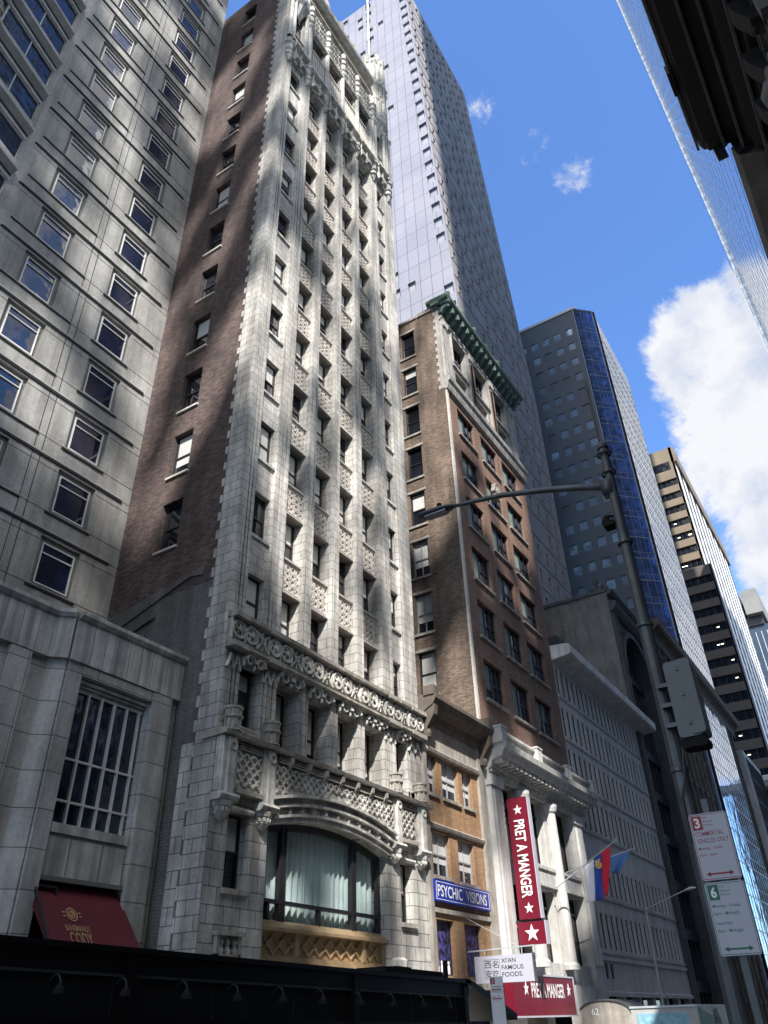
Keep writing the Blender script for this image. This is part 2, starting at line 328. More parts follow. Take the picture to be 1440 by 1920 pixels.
def wmesh(kind,w,h,var=0):
    """window meshes in local space: u=X, outward=-Y, v=Z; returns list of (part name, mesh)"""
    key=(kind,round(w,2),round(h,2),var)
    if key in _wm: return _wm[key]
    f=MB(); g=MB(); out=[]
    def add(nm,mb,mat): me=mb.mesh(nm); me.materials.append(M[mat]); return me
    if kind in('sash','sashg'):
        t=.07; fm='frame_dark' if kind=='sash' else 'frame_grey'
        f.box(LOC,0,t,0,.07,0,h); f.box(LOC,w-t,w,0,.07,0,h); f.box(LOC,t,w-t,0,.07,0,t); f.box(LOC,t,w-t,0,.07,h-t,h)
        f.box(LOC,t,w-t,.005,.055,h*.5-.035,h*.5+.035)
        f.box(LOC,t,t+.04,.005,.045,h*.5+.035,h-t); f.box(LOC,w-t-.04,w-t,.005,.045,h*.5+.035,h-t)
        out=[('window',add('window',f,fm))]
        g.box(LOC,t,w-t,.0,.012,t,h*.5-.035); g.box(LOC,t,w-t,.018,.03,h*.5+.035,h-t)
        out.append(('glass',add('glass',g,'glass_dark')))
        if var:
            b=MB(); b0={1:.5,2:.72,3:.08,4:.3}[var]
            b.box(LOC,t+.045,w-t-.045,.031,.036,max(h*.5+.04,h*b0),h-t)
            if b0<.5: b.box(LOC,t+.01,w-t-.01,.013,.018,h*b0,h*.5-.04)
            out.append(('blind',add('blind',b,'blind')))
    elif kind=='hotel':
        t=.045; 
        for a in ((0,t,0,h),(w-t,w,0,h),(t,w-t,0,t),(t,w-t,h-t,h),(t,w-t,h*.745,h*.745+t)): f.box(LOC,a[0],a[1],0,.06,a[2],a[3])
        out=[('window',add('window',f,'frame_white'))]
        g.box(LOC,t,w-t,0,.012,t,h*.745); g.box(LOC,t,w-t,0,.012,h*.745+t,h-t); out.append(('glass',add('glass',g,'glass_hotel')))
        r=MB(); r.box(LOC,-.02,w+.02,-.01,.07,-.20,-.165); r.box(LOC,-.02,.015,-.01,.07,-.36,-.20); r.box(LOC,w-.015,w+.02,-.01,.07,-.36,-.20)
        out.append(('grille_frame',add('grille_frame',r,'frame_white')))
        q=MB()
        for i in range(6): q.box(LOC,.015,w-.015,-.01,.03,-.35+i*.027,-.335+i*.027)
        out.append(('grille',add('grille',q,'frame_dark')))
    elif kind=='triple':
        t=.08; a=w*.22
        for x0,x1 in ((0,t),(w-t,w),(w*.5-.05,w*.5+.05),(w*.76-.035,w*.76+.035)): f.box(LOC,x0,x1,0,.09,0,h)
        f.box(LOC,t,w-t,0,.08,0,t); f.box(LOC,t,w-t,0,.08,h-t,h); f.box(LOC,w*.5+.05,w-t,0,.07,h*.48,h*.54)
        out=[('window',add('window',f,'frame_dark'))]
        g.box(LOC,t,w-t,0,.012,t,h-t); out.append(('glass',add('glass',g,'glass_dark')))
        b=MB(); b.box(LOC,t+.02,w*.5-.06,.013,.02,h*(.1 if var==0 else .35),h-t)
        if var==2: b.box(LOC,w*.5+.06,w*.76-.05,.013,.02,h*.55,h-t)
        out.append(('blind',add('blind',b,'blind_green')))
    elif kind=='four':
        t=.06
        for a in ((0,t,0,h),(w-t,w,0,h),(t,w-t,0,t),(t,w-t,h-t,h),(t,w-t,h*.5-.03,h*.5+.03)): f.box(LOC,a[0],a[1],0,.07,a[2],a[3])
        f.box(LOC,w*.5-.02,w*.5+.02,0,.06,t,h*.5-.03); f.box(LOC,w*.5-.02,w*.5+.02,0,.06,h*.5+.03,h-t)
        out=[('window',add('window',f,'frame_grey'))]; g.box(LOC,t,w-t,0,.012,t,h-t); out.append(('glass',add('glass',g,'glass_dark')))
        b=MB(); b.box(LOC,t+.01,w-t-.01,.013,.018,h*.3,h-t); out.append(('blind',add('blind',b,'blind')))
    elif kind=='plain':
        t=.05
        for a in ((0,t,0,h),(w-t,w,0,h),(t,w-t,0,t),(t,w-t,h-t,h)): f.box(LOC,a[0],a[1],0,.05,a[2],a[3])
        out=[('window',add('window',f,'frame_dark'))]; g.box(LOC,t,w-t,0,.01,t,h-t); out.append(('glass',add('glass',g,'glass_deep' if var==0 else 'glass_dark')))
    _wm[key]=out; return out
def put_window(parent,fr,ang,u,v,w,h,kind,d=-.2,var=0,mats=None):
    parts=wmesh(kind,w,h,var); pl=WL[parent.name]; p=Vector(fr(u,d,v))-pl
    root=None
    for i,(nm,me) in enumerate(parts):
        o=bpy.data.objects.new(nm,me); COL.objects.link(o)
        if i==0: o.parent=parent; o.location=p; o.rotation_euler=(0,0,ang); root=o
        else: o.parent=root
    return root
A90=math.pi/2
def text_mesh(s,fr,u,v,h,mat,name,parent,d=.01,th=.01,width=None,align='CENTER',rot90=False,bold=0.0,font_spacing=1.0,shear=0):
    c=bpy.data.curves.new('t','FONT'); c.body=s; c.size=1; c.align_x=align; c.align_y='CENTER'; c.extrude=0; c.offset=bold; c.resolution_u=3; c.space_character=font_spacing; c.shear=shear
    o=bpy.data.objects.new('t',c); COL.objects.link(o); bpy.context.view_layer.update()
    dg=bpy.context.evaluated_depsgraph_get(); me=bpy.data.meshes.new_from_object(o.evaluated_get(dg))
    xs=[p.co.x for p in me.vertices]; ys=[p.co.y for p in me.vertices]
    cx=(min(xs)+max(xs))/2; cy=(min(ys)+max(ys))/2; H=max(ys)-min(ys); Wd=max(xs)-min(xs)
    sy=h/H; sx=(width/Wd) if width else sy
    ox=cx if align=='CENTER' else min(xs)
    mb=MB(); vs=[]
    for p in me.vertices:
        a=(p.co.x-ox)*sx; b=(p.co.y-cy)*sy
        if rot90: a,b=b,-a
        vs.append((u+a,v+b))
    n=len(vs); mb.v=[fr(a,d+th,b) for a,b in vs]
    mb.f=[tuple(p.vertices) for p in me.polygons]
    bpy.data.objects.remove(o); bpy.data.curves.remove(c); bpy.data.meshes.remove(me)
    return mb.build(name,mat,parent)
def star(mb,fr,cu,cv,r,d0,d1,rot=0):
    pts=[]
    for i in range(10):
        a=math.pi/2+rot+i*math.pi/5; q=r if i%2==0 else r*.4; pts.append((cu+q*math.cos(a),cv+q*math.sin(a)))
    mb.ext(fr,pts,d0,d1)

# ================================================================== ground
def ground():
    m=MB(); m.quad((-900,-700,-.02),(900,-700,-.02),(900,1600,-.02),(-900,1600,-.02)); tag(m.build('ground','asphalt'),kind='structure')
    m=MB(); m.quad((-11,-60,0),(-1,-60,0),(3,420,0),(-11,420,0)); tag(m.build('road','asphalt'),kind='structure')
    m=MB(); m.box(FX(0),-60,420,-22,-11.15,-.01,.13); tag(m.build('pavement','pavement'),kind='structure')
    m=MB(); m.box(FX(0),-60,420,-11.15,-11,-.01,.14); tag(m.build('kerb','kerb_stone'),kind='structure')
    m=MB(); m.ext(lambda u,d,v:(u,v,d),[(-.85,-60),(8,-60),(24,420),(3.15,420)],-.01,.13); tag(m.build('pavement','pavement'),kind='structure')
    m=MB(); m.ext(lambda u,d,v:(u,v,d),[(-1,-60),(-.85,-60),(3.15,420),(3,420)],-.01,.14); tag(m.build('kerb','kerb_stone'),kind='structure')
    m=MB()
    for i in range(40): m.box(FX(-6),-20+i*9,-17+i*9,-.06,.06,.002,.006)
    tag(m.build('lane_marking','road_paint'),kind='structure')
ground()

# ================================================================== gothic tower
FG=FX(-15)
def gothic():
    T=thing('gothic_tower','tall pale terracotta skyscraper with Gothic tracery, tall piers and a brick side wall','skyscraper',(-15,15.3,0))
    yl,yr=15.3,26.75; C0,C1=17.65,24.0; ZT=58.4
    bays=[(17.65,18.9),(19.33,20.58),(21.01,22.27),(22.7,24.0)]
    sills=[12.24+3.27*k for k in range(11)]
    # ---- recessed bay wall behind the piers
    m=MB(); fr=FX(-15.5)
    holes=[]
    for a,b in bays:
        for s in sills: holes.append((a+.03,b-.03,s,s+1.85))
        holes.append((a+.03,b-.03,50.5,53.35))
        holes.append((a+.12,(a+b)/2-.08,56.75,57.75)); holes.append(((a+b)/2+.08,b-.12,56.75,57.75))
    wall(m,fr,C0,C1,12.1,ZT,holes,.22)
    m.build('wall','terracotta',T)
    # windows in the bays
    for bi,(a,b) in enumerate(bays):
        for k,s in enumerate(sills):
            put_window(T,fr,A90,a+.03,s,b-a-.06,1.85,'sash',-.14,random.choice((0,1,1,2,3,3,4,4,1)))
        put_window(T,fr,A90,a+.03,50.5,b-a-.06,2.85,'sashg',-.2,0)
        for x0,x1 in ((a+.12,(a+b)/2-.08),((a+b)/2+.08,b-.12)): put_window(T,fr,A90,x0,56.75,x1-x0,1.0,'plain',-.2,1)
    # ---- side strips with the small windows + outer masses
    m=MB(); h2=[]; h3=[]
    for s in sills: h2.append((16.05,16.88,s-.05,s+1.75)); h3.append((24.87,25.65,s-.05,s+1.75))
    h2.append((16.05,16.88,51.0,54.6)); h3.append((24.87,25.65,51.0,54.2))
    wall(m,FX(-15.1),15.95,16.98,11.9,ZT,h2,.28); m.mark(); wall(m,FX(-15.1),24.78,25.75,11.9,ZT,h3,.28)
    fs=FX(-15.1)
    m.build('wall','terracotta',T); m=MB()
    for h in h2+h3:
        m.mark(); m.box(fs,h[0]-.06,h[1]+.06,0,.09,h[2]-.11,h[2])
    m.build('sill','stone_carved',T)
    for h in h2+h3: put_window(T,fs,A90,h[0],h[2],h[1]-h[0],h[3]-h[2],'sash',-.26,random.choice((0,1,2,0,3)))
    # ---- corner masses and wide piers
    def pier(u0,u1,v0,v1,d1,gro=(),back=-.6,mat='terracotta'):
        m=MB(); e=[u0]
        for g0,g1 in gro: e+= [g0,g1]
        e.append(u1)
        for i in range(len(e)-1):
            dd=d1 if i%2==0 else d1-.07
            m.box(FG,e[i],e[i+1],back,dd,v0,v1)
        return m.build('pier',mat,T)
    pier(15.31,15.98,8.9,ZT,0,((15.62,15.68),(15.78,15.84)),-.9)
    pier(16.95,17.68,8.6,ZT,.03,((17.03,17.08),(17.22,17.27),(17.44,17.50)))
    pier(24.0,24.82,8.6,ZT,.03,((24.1,24.16),(24.36,24.42),(24.6,24.66)))
    pier(25.7,26.74,8.6,ZT,0,((25.82,25.88),(26.28,26.34)),-.9)
    for a,b in ((18.9,19.33),(20.58,21.01),(22.27,22.7)):
        pier(a,b,8.5,ZT-2,.02,((a+.06,a+.10),(b-.10,b-.06)))
    # ---- spandrel panels
    def spandrel(w):
        p=MB(); p.box(LOC,0,w,-.12,.12,0,1.42)
        p.prism(LOC,[(.12,1.30),(.24,1.34),(.24,1.42),(-.1,1.42),(-.1,1.30)],-.0,w)
        p.prism(LOC,[(-.1,0),(.26,0),(.26,.07),(.14,.19),(-.1,.19)],0,w)
        a=p.mesh('spandrel'); a.materials.append(M['stone_panel_back'])
        q=MB(); z0,z1=.24,1.26; nx=4; nz=4; cw=(w-.1)/nx; ch=(z1-z0)/nz
        for i in range(nx):
            for j in range(nz):
                x=.05+i*cw; z=z0+j*ch
                q.seg(LOC,(x,z),(x+cw,z+ch),.045,.12,.165); q.seg(LOC,(x+cw,z),(x,z+ch),.045,.122,.163)
                if (i+j)%2==0: q.ring(LOC,x+cw/2,z+ch/2,.075,.03,.121,.175,8)
        for i in range(nx):
            for j in range(nz-1): q.ring(LOC,.05+i*cw+cw*.5,z0+(j+1)*ch,.055,.03,.121,.18,6)
        q.seg(LOC,(0,z1+.02),(w,z1+.02),.05,.12,.17); q.seg(LOC,(0,z0-.02),(w,z0-.02),.05,.12,.17)
        b=q.mesh('lattice'); b.materials.append(M['stone_panel'])
        return a,b
    sm={}
    for a,b in bays:
        w=round(b-a,3)
        if w not in sm: sm[w]=spandrel(w)
        for s in sills[1:]:
            o=bpy.data.objects.new('spandrel',sm[w][0]); COL.objects.link(o); o.parent=T; o.location=Vector((-15.42,a,s-1.42))-WL[T.name]; o.rotation_euler=(0,0,A90)
            q=bpy.data.objects.new('lattice',sm[w][1]); COL.objects.link(q); q.parent=o
    # ---- traceried band z 11.2-12.17
    m=MB(); m.box(FG,yl,yr,-.2,.10,11.2,12.1)
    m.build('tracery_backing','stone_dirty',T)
    m=MB()
    m.prism(FG,[(0,11.98),(.34,12.06),(.36,12.17),(.2,12.24),(-.45,12.26),(-.45,11.98)],yl,yr)
    m.prism(FG,[(0,11.05),(.16,11.02),(.33,11.10),(.33,11.17),(.24,11.22),(.28,11.28),(.16,11.33),(0,11.33)],yl-.05,yr+.05)
    for a,b in ((15.3,15.98),(16.95,17.68),(24.0,24.82),(25.7,26.74)): m.box(FG,a-.03,b+.03,.05,.38,12.0,12.15); m.box(FG,a-.03,b+.03,.05,.36,11.04,11.20)
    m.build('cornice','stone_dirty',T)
    m=MB(); n=20; w=(yr-yl)/n
    for i in range(n):
        u=yl+(i+.5)*w; c=11.66
        if i%3==2:
            m.seg(FG,(u-w/2,11.35),(u+w/2,11.97),.055,.10,.19); m.seg(FG,(u+w/2,11.35),(u-w/2,11.97),.055,.10,.19)
            m.ring(FG,u,c,.1,.045,.1,.21,10); m.seg(FG,(u,11.33),(u,11.98),.035,.1,.17)
        else:
            for k in range(4):
                a=k*A90+.4
                m.ring(FG,u+.13*math.cos(a),c+.13*math.sin(a),.125,.05,.10,.20+.01*(k%2),10)
            m.ring(FG,u,c,.30,.055,.1,.23,16); m.ring(FG,u,c,.07,.06,.1,.28,8)
            m.seg(FG,(u-w/2,11.33),(u-w*.1,11.5),.04,.1,.17); m.seg(FG,(u+w/2,11.97),(u+w*.1,11.85),.04,.1,.17)
        m.seg(FG,(u-w/2,11.33),(u-w/2,11.98),.05,.1,.20)
    m.build('tracery','stone_carved',T)
    # pendant arcade beneath the band
    m=MB()
    for a,b in [(16.0,16.95)]+bays+[(24.82,25.7)]:
        m.mark(); k=max(2,int((b-a)/.42)); cw=(b-a)/k
        m.box(FG,a,b,-.45,-.02,10.72,11.06)
        for i in range(k):
            c=a+(i+.5)*cw
            m.ring(FG,c,10.83,cw*.5,.07,-.03,.22,8,0,math.pi); m.ring(FG,c,10.88,cw*.28,.05,.0,.16,8)
            m.lathe(FG(a+i*cw,.10,10.62),[(.01,0),(.05,.05),(.07,.13),(.03,.22)],6)
    for a,b in ((15.3,15.98),(16.95,17.68),(24.0,24.82),(25.7,26.74)):
        m.mark()
        for c,d in ((a+.06,(a+b)/2),((a+b)/2,b-.06)):
            m.seg(FG,(c,10.45),((c+d)/2,10.9),.05,0,.09); m.seg(FG,(d,10.45),((c+d)/2,10.9),.05,0,.09); m.ring(FG,(c+d)/2,10.72,.08,.03,0,.1,8)
    m.build('pendant_arcade','stone_carved',T)
    # ---- tall third-storey windows 8.55 - 10.7
    m=MB(); fr=FX(-15.5); hs=[(a+.02,b-.02,8.5,10.7) for a,b in bays]
    wall(m,fr,C0,C1,7.2,11.1,hs,.25); m.mark(); hs2=[(16.02,16.93,8.75,10.72)]; wall(m,FX(-15.2),15.9,17.0,8.5,11.1,hs2,.3); m.mark(); hs3=[(24.84,25.68,8.6,10.72)]; wall(m,FX(-15.2),24.78,25.75,8.5,11.1,hs3,.3)
    m.build('wall','terracotta',T)
    for h in hs: put_window(T,fr,A90,h[0],h[2],h[1]-h[0],h[3]-h[2],'sash',-.22,4)
    for h in hs2+hs3: put_window(T,FX(-15.2),A90,h[0],h[2],h[1]-h[0],h[3]-h[2],'sash',-.28,2)
    # ---- base wall with small windows and the great arch
    m=MB(); cu,hw,zs,rise=20.82,3.16,6.40,.42
    R=(hw*hw+rise*rise)/(2*rise); cz=zs+rise-R; th=math.asin(hw/R); NA=28
    arc=[(cu+R*math.sin(-th+2*th*i/NA),cz+R*math.cos(-th+2*th*i/NA)) for i in range(NA+1)]
    small=[(16.0,16.88,4.62,6.52),(24.86,25.74,4.45,6.36)]
    wall(m,FG,yl,cu-hw,0,8.9,[small[0]],.42); wall(m,FG,cu+hw,yr,0,8.9,[small[1]],.42)
    for i in range(NA):
        a,b=arc[i],arc[i+1]; m.quad(FG(a[0],0,a[1]),FG(b[0],0,b[1]),FG(b[0],0,8.6),FG(a[0],0,8.6)); m.quad(FG(a[0],0,a[1]),FG(b[0],0,b[1]),FG(b[0],-.62,b[1]),FG(a[0],-.62,a[1]))
    for u in (cu-hw,cu+hw): m.quad(FG(u,0,0),FG(u,-.62,0),FG(u,-.62,zs),FG(u,0,zs))
    m.build('wall','terracotta_large',T)
    for s in small:
        put_window(T,FG,A90,s[0],s[2],s[1]-s[0],s[3]-s[2],'sash',-.4,1)
        q=MB(); q.box(FG,s[0]-.07,s[1]+.07,-.1,.12,s[2]-.13,s[2]); q.build('sill','stone_dirty',T)
        q=MB(); q.prism(FG,[(0,s[3]),(.1,s[3]),(.13,s[3]+.06),(.1,s[3]+.12),(0,s[3]+.12)],s[0]-.06,s[1]+.06); q.build('lintel','stone_carved',T)
    # arch mouldings
    m=MB()
    def arcring(r0,r1,d0,d1,mb):
        for i in range(NA*2):
            a=-th*1.0+2*th*i/(NA*2); b=-th+2*th*(i+1)/(NA*2)
            mb.ext(FG,[(cu+r0*math.sin(a),cz+r0*math.cos(a)),(cu+r0*math.sin(b),cz+r0*math.cos(b)),(cu+r1*math.sin(b),cz+r1*math.cos(b)),(cu+r1*math.sin(a),cz+r1*math.cos(a))],d0,d1)
    arcring(R,R+.14,-.05,.16,m); arcring(R+.14,R+.22,0,.24,m); arcring(R+.22,R+.42,0,.10,m); arcring(R+.42,R+.50,0,.30,m); arcring(R+.50,R+.66,0,.22,m); arcring(R+.66,R+.74,0,.40,m)
    m.build('arch_moulding','stone_carved',T)
    m=MB()
    for i in range(11):
        m.mark(); a=-th*.93+2*th*.93*i/10; u=cu+(R+.32)*math.sin(a); v=cz+(R+.32)*math.cos(a)
        p=FG(u,.14,v-.13); m.lathe(p,[(.02,0),(.09,.05),(.11,.12),(.07,.17),(.10,.22),(.08,.30),(.02,.34)],7)
        m.ring(FG,u-.17,v,.09,.04,.08,.17,7); m.ring(FG,u+.17,v,.09,.04,.08,.17,7)
    m.build('arch_boss','stone_carved',T)
    # balcony: lattice panel + triple rails + scroll brackets
    m=MB()
    for i in range(NA):
        a,b=arc[i],arc[i+1]; k=.74
        za=cz+(R+k)*math.cos(-th+2*th*i/NA); zb=cz+(R+k)*math.cos(-th+2*th*(i+1)/NA)
        m.ext(FG,[(a[0],za),(b[0],zb),(b[0],8.12),(a[0],8.12)],0,.20)
    for a,b in ((16.0,17.0),(24.75,25.75)): m.mark(); m.box(FG,a,b,0,.16,7.05,8.12)
    m.build('balcony_front','stone_carved',T)
    m=MB(); s=.30
    u=cu-hw
    while u<cu+hw-.01:
        zc=max(cz+(R+.78)*math.cos(math.asin(max(-1,min(1,(u+s/2-cu)/(R+.78))))),0); v=8.08
        while v-s*.9>zc-.05:
            m.seg(FG,(u,v-s*.9),(u+s,v),.045,.2,.25); m.seg(FG,(u+s,v-s*.9),(u,v),.045,.2,.252); m.ring(FG,u+s/2,v-s*.45,.07,.035,.2,.27,7); v-=s*.9
        u+=s
    for a,b in ((16.02,16.98),(24.77,25.73)):
        m.mark()
        for i in range(3):
            for j in range(3):
                x=a+i*(b-a)/3; z=7.18+j*.3; w=(b-a)/3; m.seg(FG,(x,z),(x+w,z+.3),.05,.16,.22); m.seg(FG,(x+w,z),(x,z+.3),.05,.16,.222); m.ring(FG,x+w/2,z+.15,.065,.035,.16,.24,7)
    m.build('balcony_lattice','stone_carved',T)
    m=MB()
    m.prism(FG,[(0,8.36),(.42,8.40),(.46,8.50),(.3,8.56),(-.5,8.56),(-.5,8.36)],yl-.1,yr+.1)
    for z in (8.14,8.21,8.28): m.box(FG,cu-hw,cu+hw,.1,.30,z,z+.035); m.box(FG,16.0,17.0,.1,.25,z,z+.035); m.box(FG,24.75,25.75,.1,.25,z,z+.035)
    m.box(FG,15.95,17.05,0,.30,6.95,7.07); m.box(FG,24.7,25.8,0,.30,6.95,7.07)
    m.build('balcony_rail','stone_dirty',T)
    m=MB()
    for i in range(7):
        m.mark(); u=cu-hw+.55+i*(2*hw-1.0)/6; m.prism(FG,[(.15,8.02),(.26,8.05),(.38,8.2),(.40,8.36),(.15,8.36)],u-.07,u+.07)
    m.build('bracket','stone_dirty',T)
    # corbelled shafts with little turrets on top
    for u in (15.62,17.32,24.42,26.2):
        m=MB(); w=.27
        for k,(o,ww) in enumerate(((-.2,.09),(0,.13),(.2,.09))): m.box(FG,u+o-ww,u+o+ww,0,.34 if k==1 else .26,6.85,8.36)
        m.box(FG,u-.33,u+.33,0,.20,6.9,8.36)
        m.prism(FG,[(0,6.86),(.36,6.86),(.40,6.78),(.34,6.70),(.28,6.66),(0,6.66)],u-.36,u+.36)
        m.ring(FG,u,8.12,.13,.04,.34,.38,10)
        m.build('shaft','stone_carved',T)
        m=MB(); c=FG(u,.06,6.2); m.lathe(c,[(.02,0),(.13,.06),(.22,.16),(.17,.24),(.27,.34),(.31,.47)],9)
        for k in range(5): a=-1.2+k*.6; m.lathe((c[0]+.2*math.cos(a),c[1]+.2*math.sin(a),c[2]+.15),[(.01,0),(.06,.05),(.07,.12),(.02,.18)],5)
        m.build('corbel','stone_carved',T)
        m=MB(); c=FG(u+.05,.18,8.55)
        m.lathe(c,[(.27,0),(.27,.06),(.22,.08),(.22,.34),(.29,.38),(.29,.44),(.22,.47),(.24,.60),(.28,.64),(.28,.70),(.0,.72)],8)
        for k in range(8): a=k*math.pi/4+.39; m.bar((c[0]+.22*math.cos(a),c[1]+.22*math.sin(a),c[2]+.1),(c[0]+.22*math.cos(a),c[1]+.22*math.sin(a),c[2]+.6),.05)
        m.build('pinnacle','stone_dirty',T)
    # great window with curtains
    m=MB(); fw=FX(-15.42)
    def top(u): return cz+math.sqrt(R*R-(u-cu)**2)
    m.ring
    for i in range(NA):
        a,b=arc[i],arc[i+1]; m.ext(fw,[(a[0],a[1]-.2),(b[0],b[1]-.2),b,a],-.02,.12)
    for u,w in ((cu-hw+.07,.14),(18.75,.2),(22.4,.2),(cu+hw-.07,.14)): m.box(fw,u-w/2,u+w/2,-.02,.14,3.98,top(u)-.05)
    m.box(fw,cu-hw,cu+hw,0,.16,4.50,4.60); m.box(fw,cu-hw,cu+hw,0,.16,3.9,4.02)
    for u in (18.2,20.6,): m.box(fw,u-.05,u+.05,0,.14,4.0,4.5)
    for u in (18.65,18.86,22.3,22.5): m.box(fw,u-.015,u+.015,.14,.17,4.0,top(u)-.1)
    wnd=m.build('window','frame_dark',T); tag(wnd,'great arched window with drawn curtains')
    g=MB(); pts=[(a[0],a[1]-.1) for a in arc]; g.ext(fw,[(cu-hw,4.0)]+pts+[(cu+hw,4.0)][::1],0,.01)
    gm=bpy.data.materials.new('clear_glass'); gm.use_nodes=True; nt=gm.node_tree; nt.nodes.clear()
    o_=nt.nodes.new('ShaderNodeOutputMaterial'); tr=nt.nodes.new('ShaderNodeBsdfTransparent'); gl_=nt.nodes.new('ShaderNodeBsdfGlossy'); fr_=nt.nodes.new('ShaderNodeLayerWeight'); mr_=nt.nodes.new('ShaderNodeMapRange'); mi=nt.nodes.new('ShaderNodeMixShader')
    tr.inputs[0].default_value=(.95,.98,.98,1); gl_.inputs['Roughness'].default_value=.03; fr_.inputs[0].default_value=.35; mr_.inputs[1].default_value=.3; mr_.inputs[2].default_value=1; mr_.inputs[3].default_value=.05; mr_.inputs[4].default_value=.45; nt.links.new(fr_.outputs[1],mr_.inputs[0])
    nt.links.new(mr_.outputs[0],mi.inputs[0]); nt.links.new(tr.outputs[0],mi.inputs[1]); nt.links.new(gl_.outputs[0],mi.inputs[2]); nt.links.new(mi.outputs[0],o_.inputs[0])
    g.build('glass',gm,wnd)
    c=MB(); N=420; fc=FX(-15.56)
    pu=None
    for i in range(N+1):
        u=cu-hw+.1+(2*hw-.2)*i/N; d=.045*math.sin(u*21+1.5*math.sin(u*2.3))+.02*math.sin(u*47+2*math.sin(u*3.1))
        if pu is not None: c.quad(fc(pu[0],pu[1],3.9),fc(u,d,3.9),fc(u,d,top(u)-.12),fc(pu[0],pu[1],top(pu[0])-.12))
        pu=(u,d)
    c.build('curtain','curtain',wnd,smooth=True)
    # bronze panel below
    m=MB(); fb=FX(-15.35)
    m.prism(fb,[(-.05,3.78),(.38,3.80),(.38,3.88),(.05,4.08),(-.05,4.10)],cu-hw,cu+hw)
    m.box(fb,cu-hw,cu+hw,-.1,.12,2.98,3.8); m.box(fb,cu-hw,cu+hw,.12,.34,2.98,3.06); m.box(fb,cu-hw,cu+hw,.12,.28,3.06,3.14); m.box(fb,cu-hw,cu+hw,.12,.22,3.14,3.22)
    for u in (cu-hw+.08,19.35,22.75,cu+hw-.08): m.box(fb,u-.08,u+.08,.12,.24,3.22,3.79)
    bp=m.build('bronze_panel','bronze',T)
    m=MB(); u=cu-hw+.2; s=.53
    while u<cu+hw-.3:
        m.seg(fb,(u,3.26),(u+s,3.74),.055,.12,.17); m.seg(fb,(u+s,3.26),(u,3.74),.055,.12,.172); m.ring(fb,u+s/2,3.50,.08,.045,.12,.19,8); u+=s
    m.build('lattice','bronze',bp)
    m=MB(); m.box(FX(-15.7),cu-hw,cu+hw,0,.05,0,2.9); m.build('shopfront','glass_deep',T)
    m=MB()
    for u in (cu-hw+.05,19.2,21.6,cu+hw-.05): m.box(FX(-15.6),u-.06,u+.06,0,.1,0,2.86)
    m.box(FX(-15.6),cu-hw,cu+hw,.0,.1,2.6,2.68); m.build('shopfront_frame','frame_grey',T)
    m=MB(); m.box(FG,15.85,16.75,0,.12,3.05,3.15); m.box(FG,15.8,16.8,0,.2,3.55,3.65); m.box(FG,15.85,15.95,0,.12,3.1,3.6); m.box(FG,16.65,16.75,0,.12,3.1,3.6)
    for k in range(3): m.lathe(FG(16.05+k*.25,.05,3.12),[(.08,0),(.1,.1),(.05,.2),(.09,.3),(.02,.38)],7)
    m.build('carved_niche','stone_dirty',T)
    m=MB(); m.lathe(FG(24.4,.1,2.7),[(.3,0),(.32,.25),(.24,.3),(.3,.4),(.34,.62),(.2,.7)],8); m.build('corbel','stone_carved',T)
    # ---- crown (z 47 - 64)
    m=MB(); top0=47.3
    for a,b,z0 in [(15.95,17.0,47.35)]+[(a,b,47.1) for a,b in bays]+[(24.78,25.75,47.35)]:
        m.mark(); m.box(FG,a,b,-.42,.1,z0,z0+1.25)
        m.prism(FG,[(0,z0+1.2),(.45,z0+1.35),(.45,z0+1.5),(0,z0+1.55)],a-.08,b+.08)
        k=max(2,int((b-a)/.45)); cw=(b-a)/k
        for i in range(k):
            c=a+(i+.5)*cw; m.ring(FG,c,z0+.1,cw*.5,.08,0,.34,8,0,math.pi); m.ring(FG,c,z0+.62,cw*.36,.07,.08,.26,8); m.seg(FG,(c-cw/2,z0+.1),(c-cw/2,z0+1.2),.06,.08,.3)
            m.lathe(FG(c-cw/2,.22,z0-.1),[(.01,0),(.08,.08),(.1,.18),(.04,.3)],6)
    m.build('tracery','stone_carved',T)
    m=MB()
    for u in (15.6,17.3,19.11,20.8,22.48,24.4,26.2):
        m.mark(); m.lathe(FG(u,.05,46.7),[(.04,0),(.2,.4),(.3,.5),(.24,.56),(.2,.9),(.3,1.0),(.22,1.08),(.24,1.6),(.36,1.7),(.36,1.85),(.2,1.9),(.14,2.3),(.2,2.4),(.03,3.0)],8)
    m.build('capital','stone_carved',T)
    for a,b in bays:      # balustrades below the upper windows
        m=MB(); m.box(FG,a-.02,b+.02,-.42,.12,49.5,49.75); m.box(FG,a-.02,b+.02,-.1,.14,51.4,51.55); m.box(FG,a,b,-.42,0,49.75,51.4)
        k=7
        for i in range(k): u=a+(i+.5)*(b-a)/k; m.box(FG,u-.045,u+.045,0,.09,49.75,51.4)
        m.build('balustrade','stone_panel',T)
    m=MB()
    for u in (19.11,20.8,22.48,17.3,24.4):
        m.mark(); m.lathe(FG(u,.08,48.9),[(.2,0),(.24,.2),(.17,.3),(.16,4.6),(.28,4.8),(.3,5.0),(.2,5.1)],9)
        m.lathe(FG(u,.14,54.0),[(.02,0),(.17,.2),(.24,.3),(.15,.4),(.18,.9),(.27,1.0),(.17,1.1),(.2,1.5),(.3,1.6),(.16,1.75),(.2,2.2),(.05,2.9)],8)
    m.build('colonnette','stone_carved',T)
    m=MB(); m.box(FG,C0,C1,-.45,.05,53.5,56.55); m.build('frieze_backing','stone_dirty',T)
    m=MB(); rnd=random.Random(3)
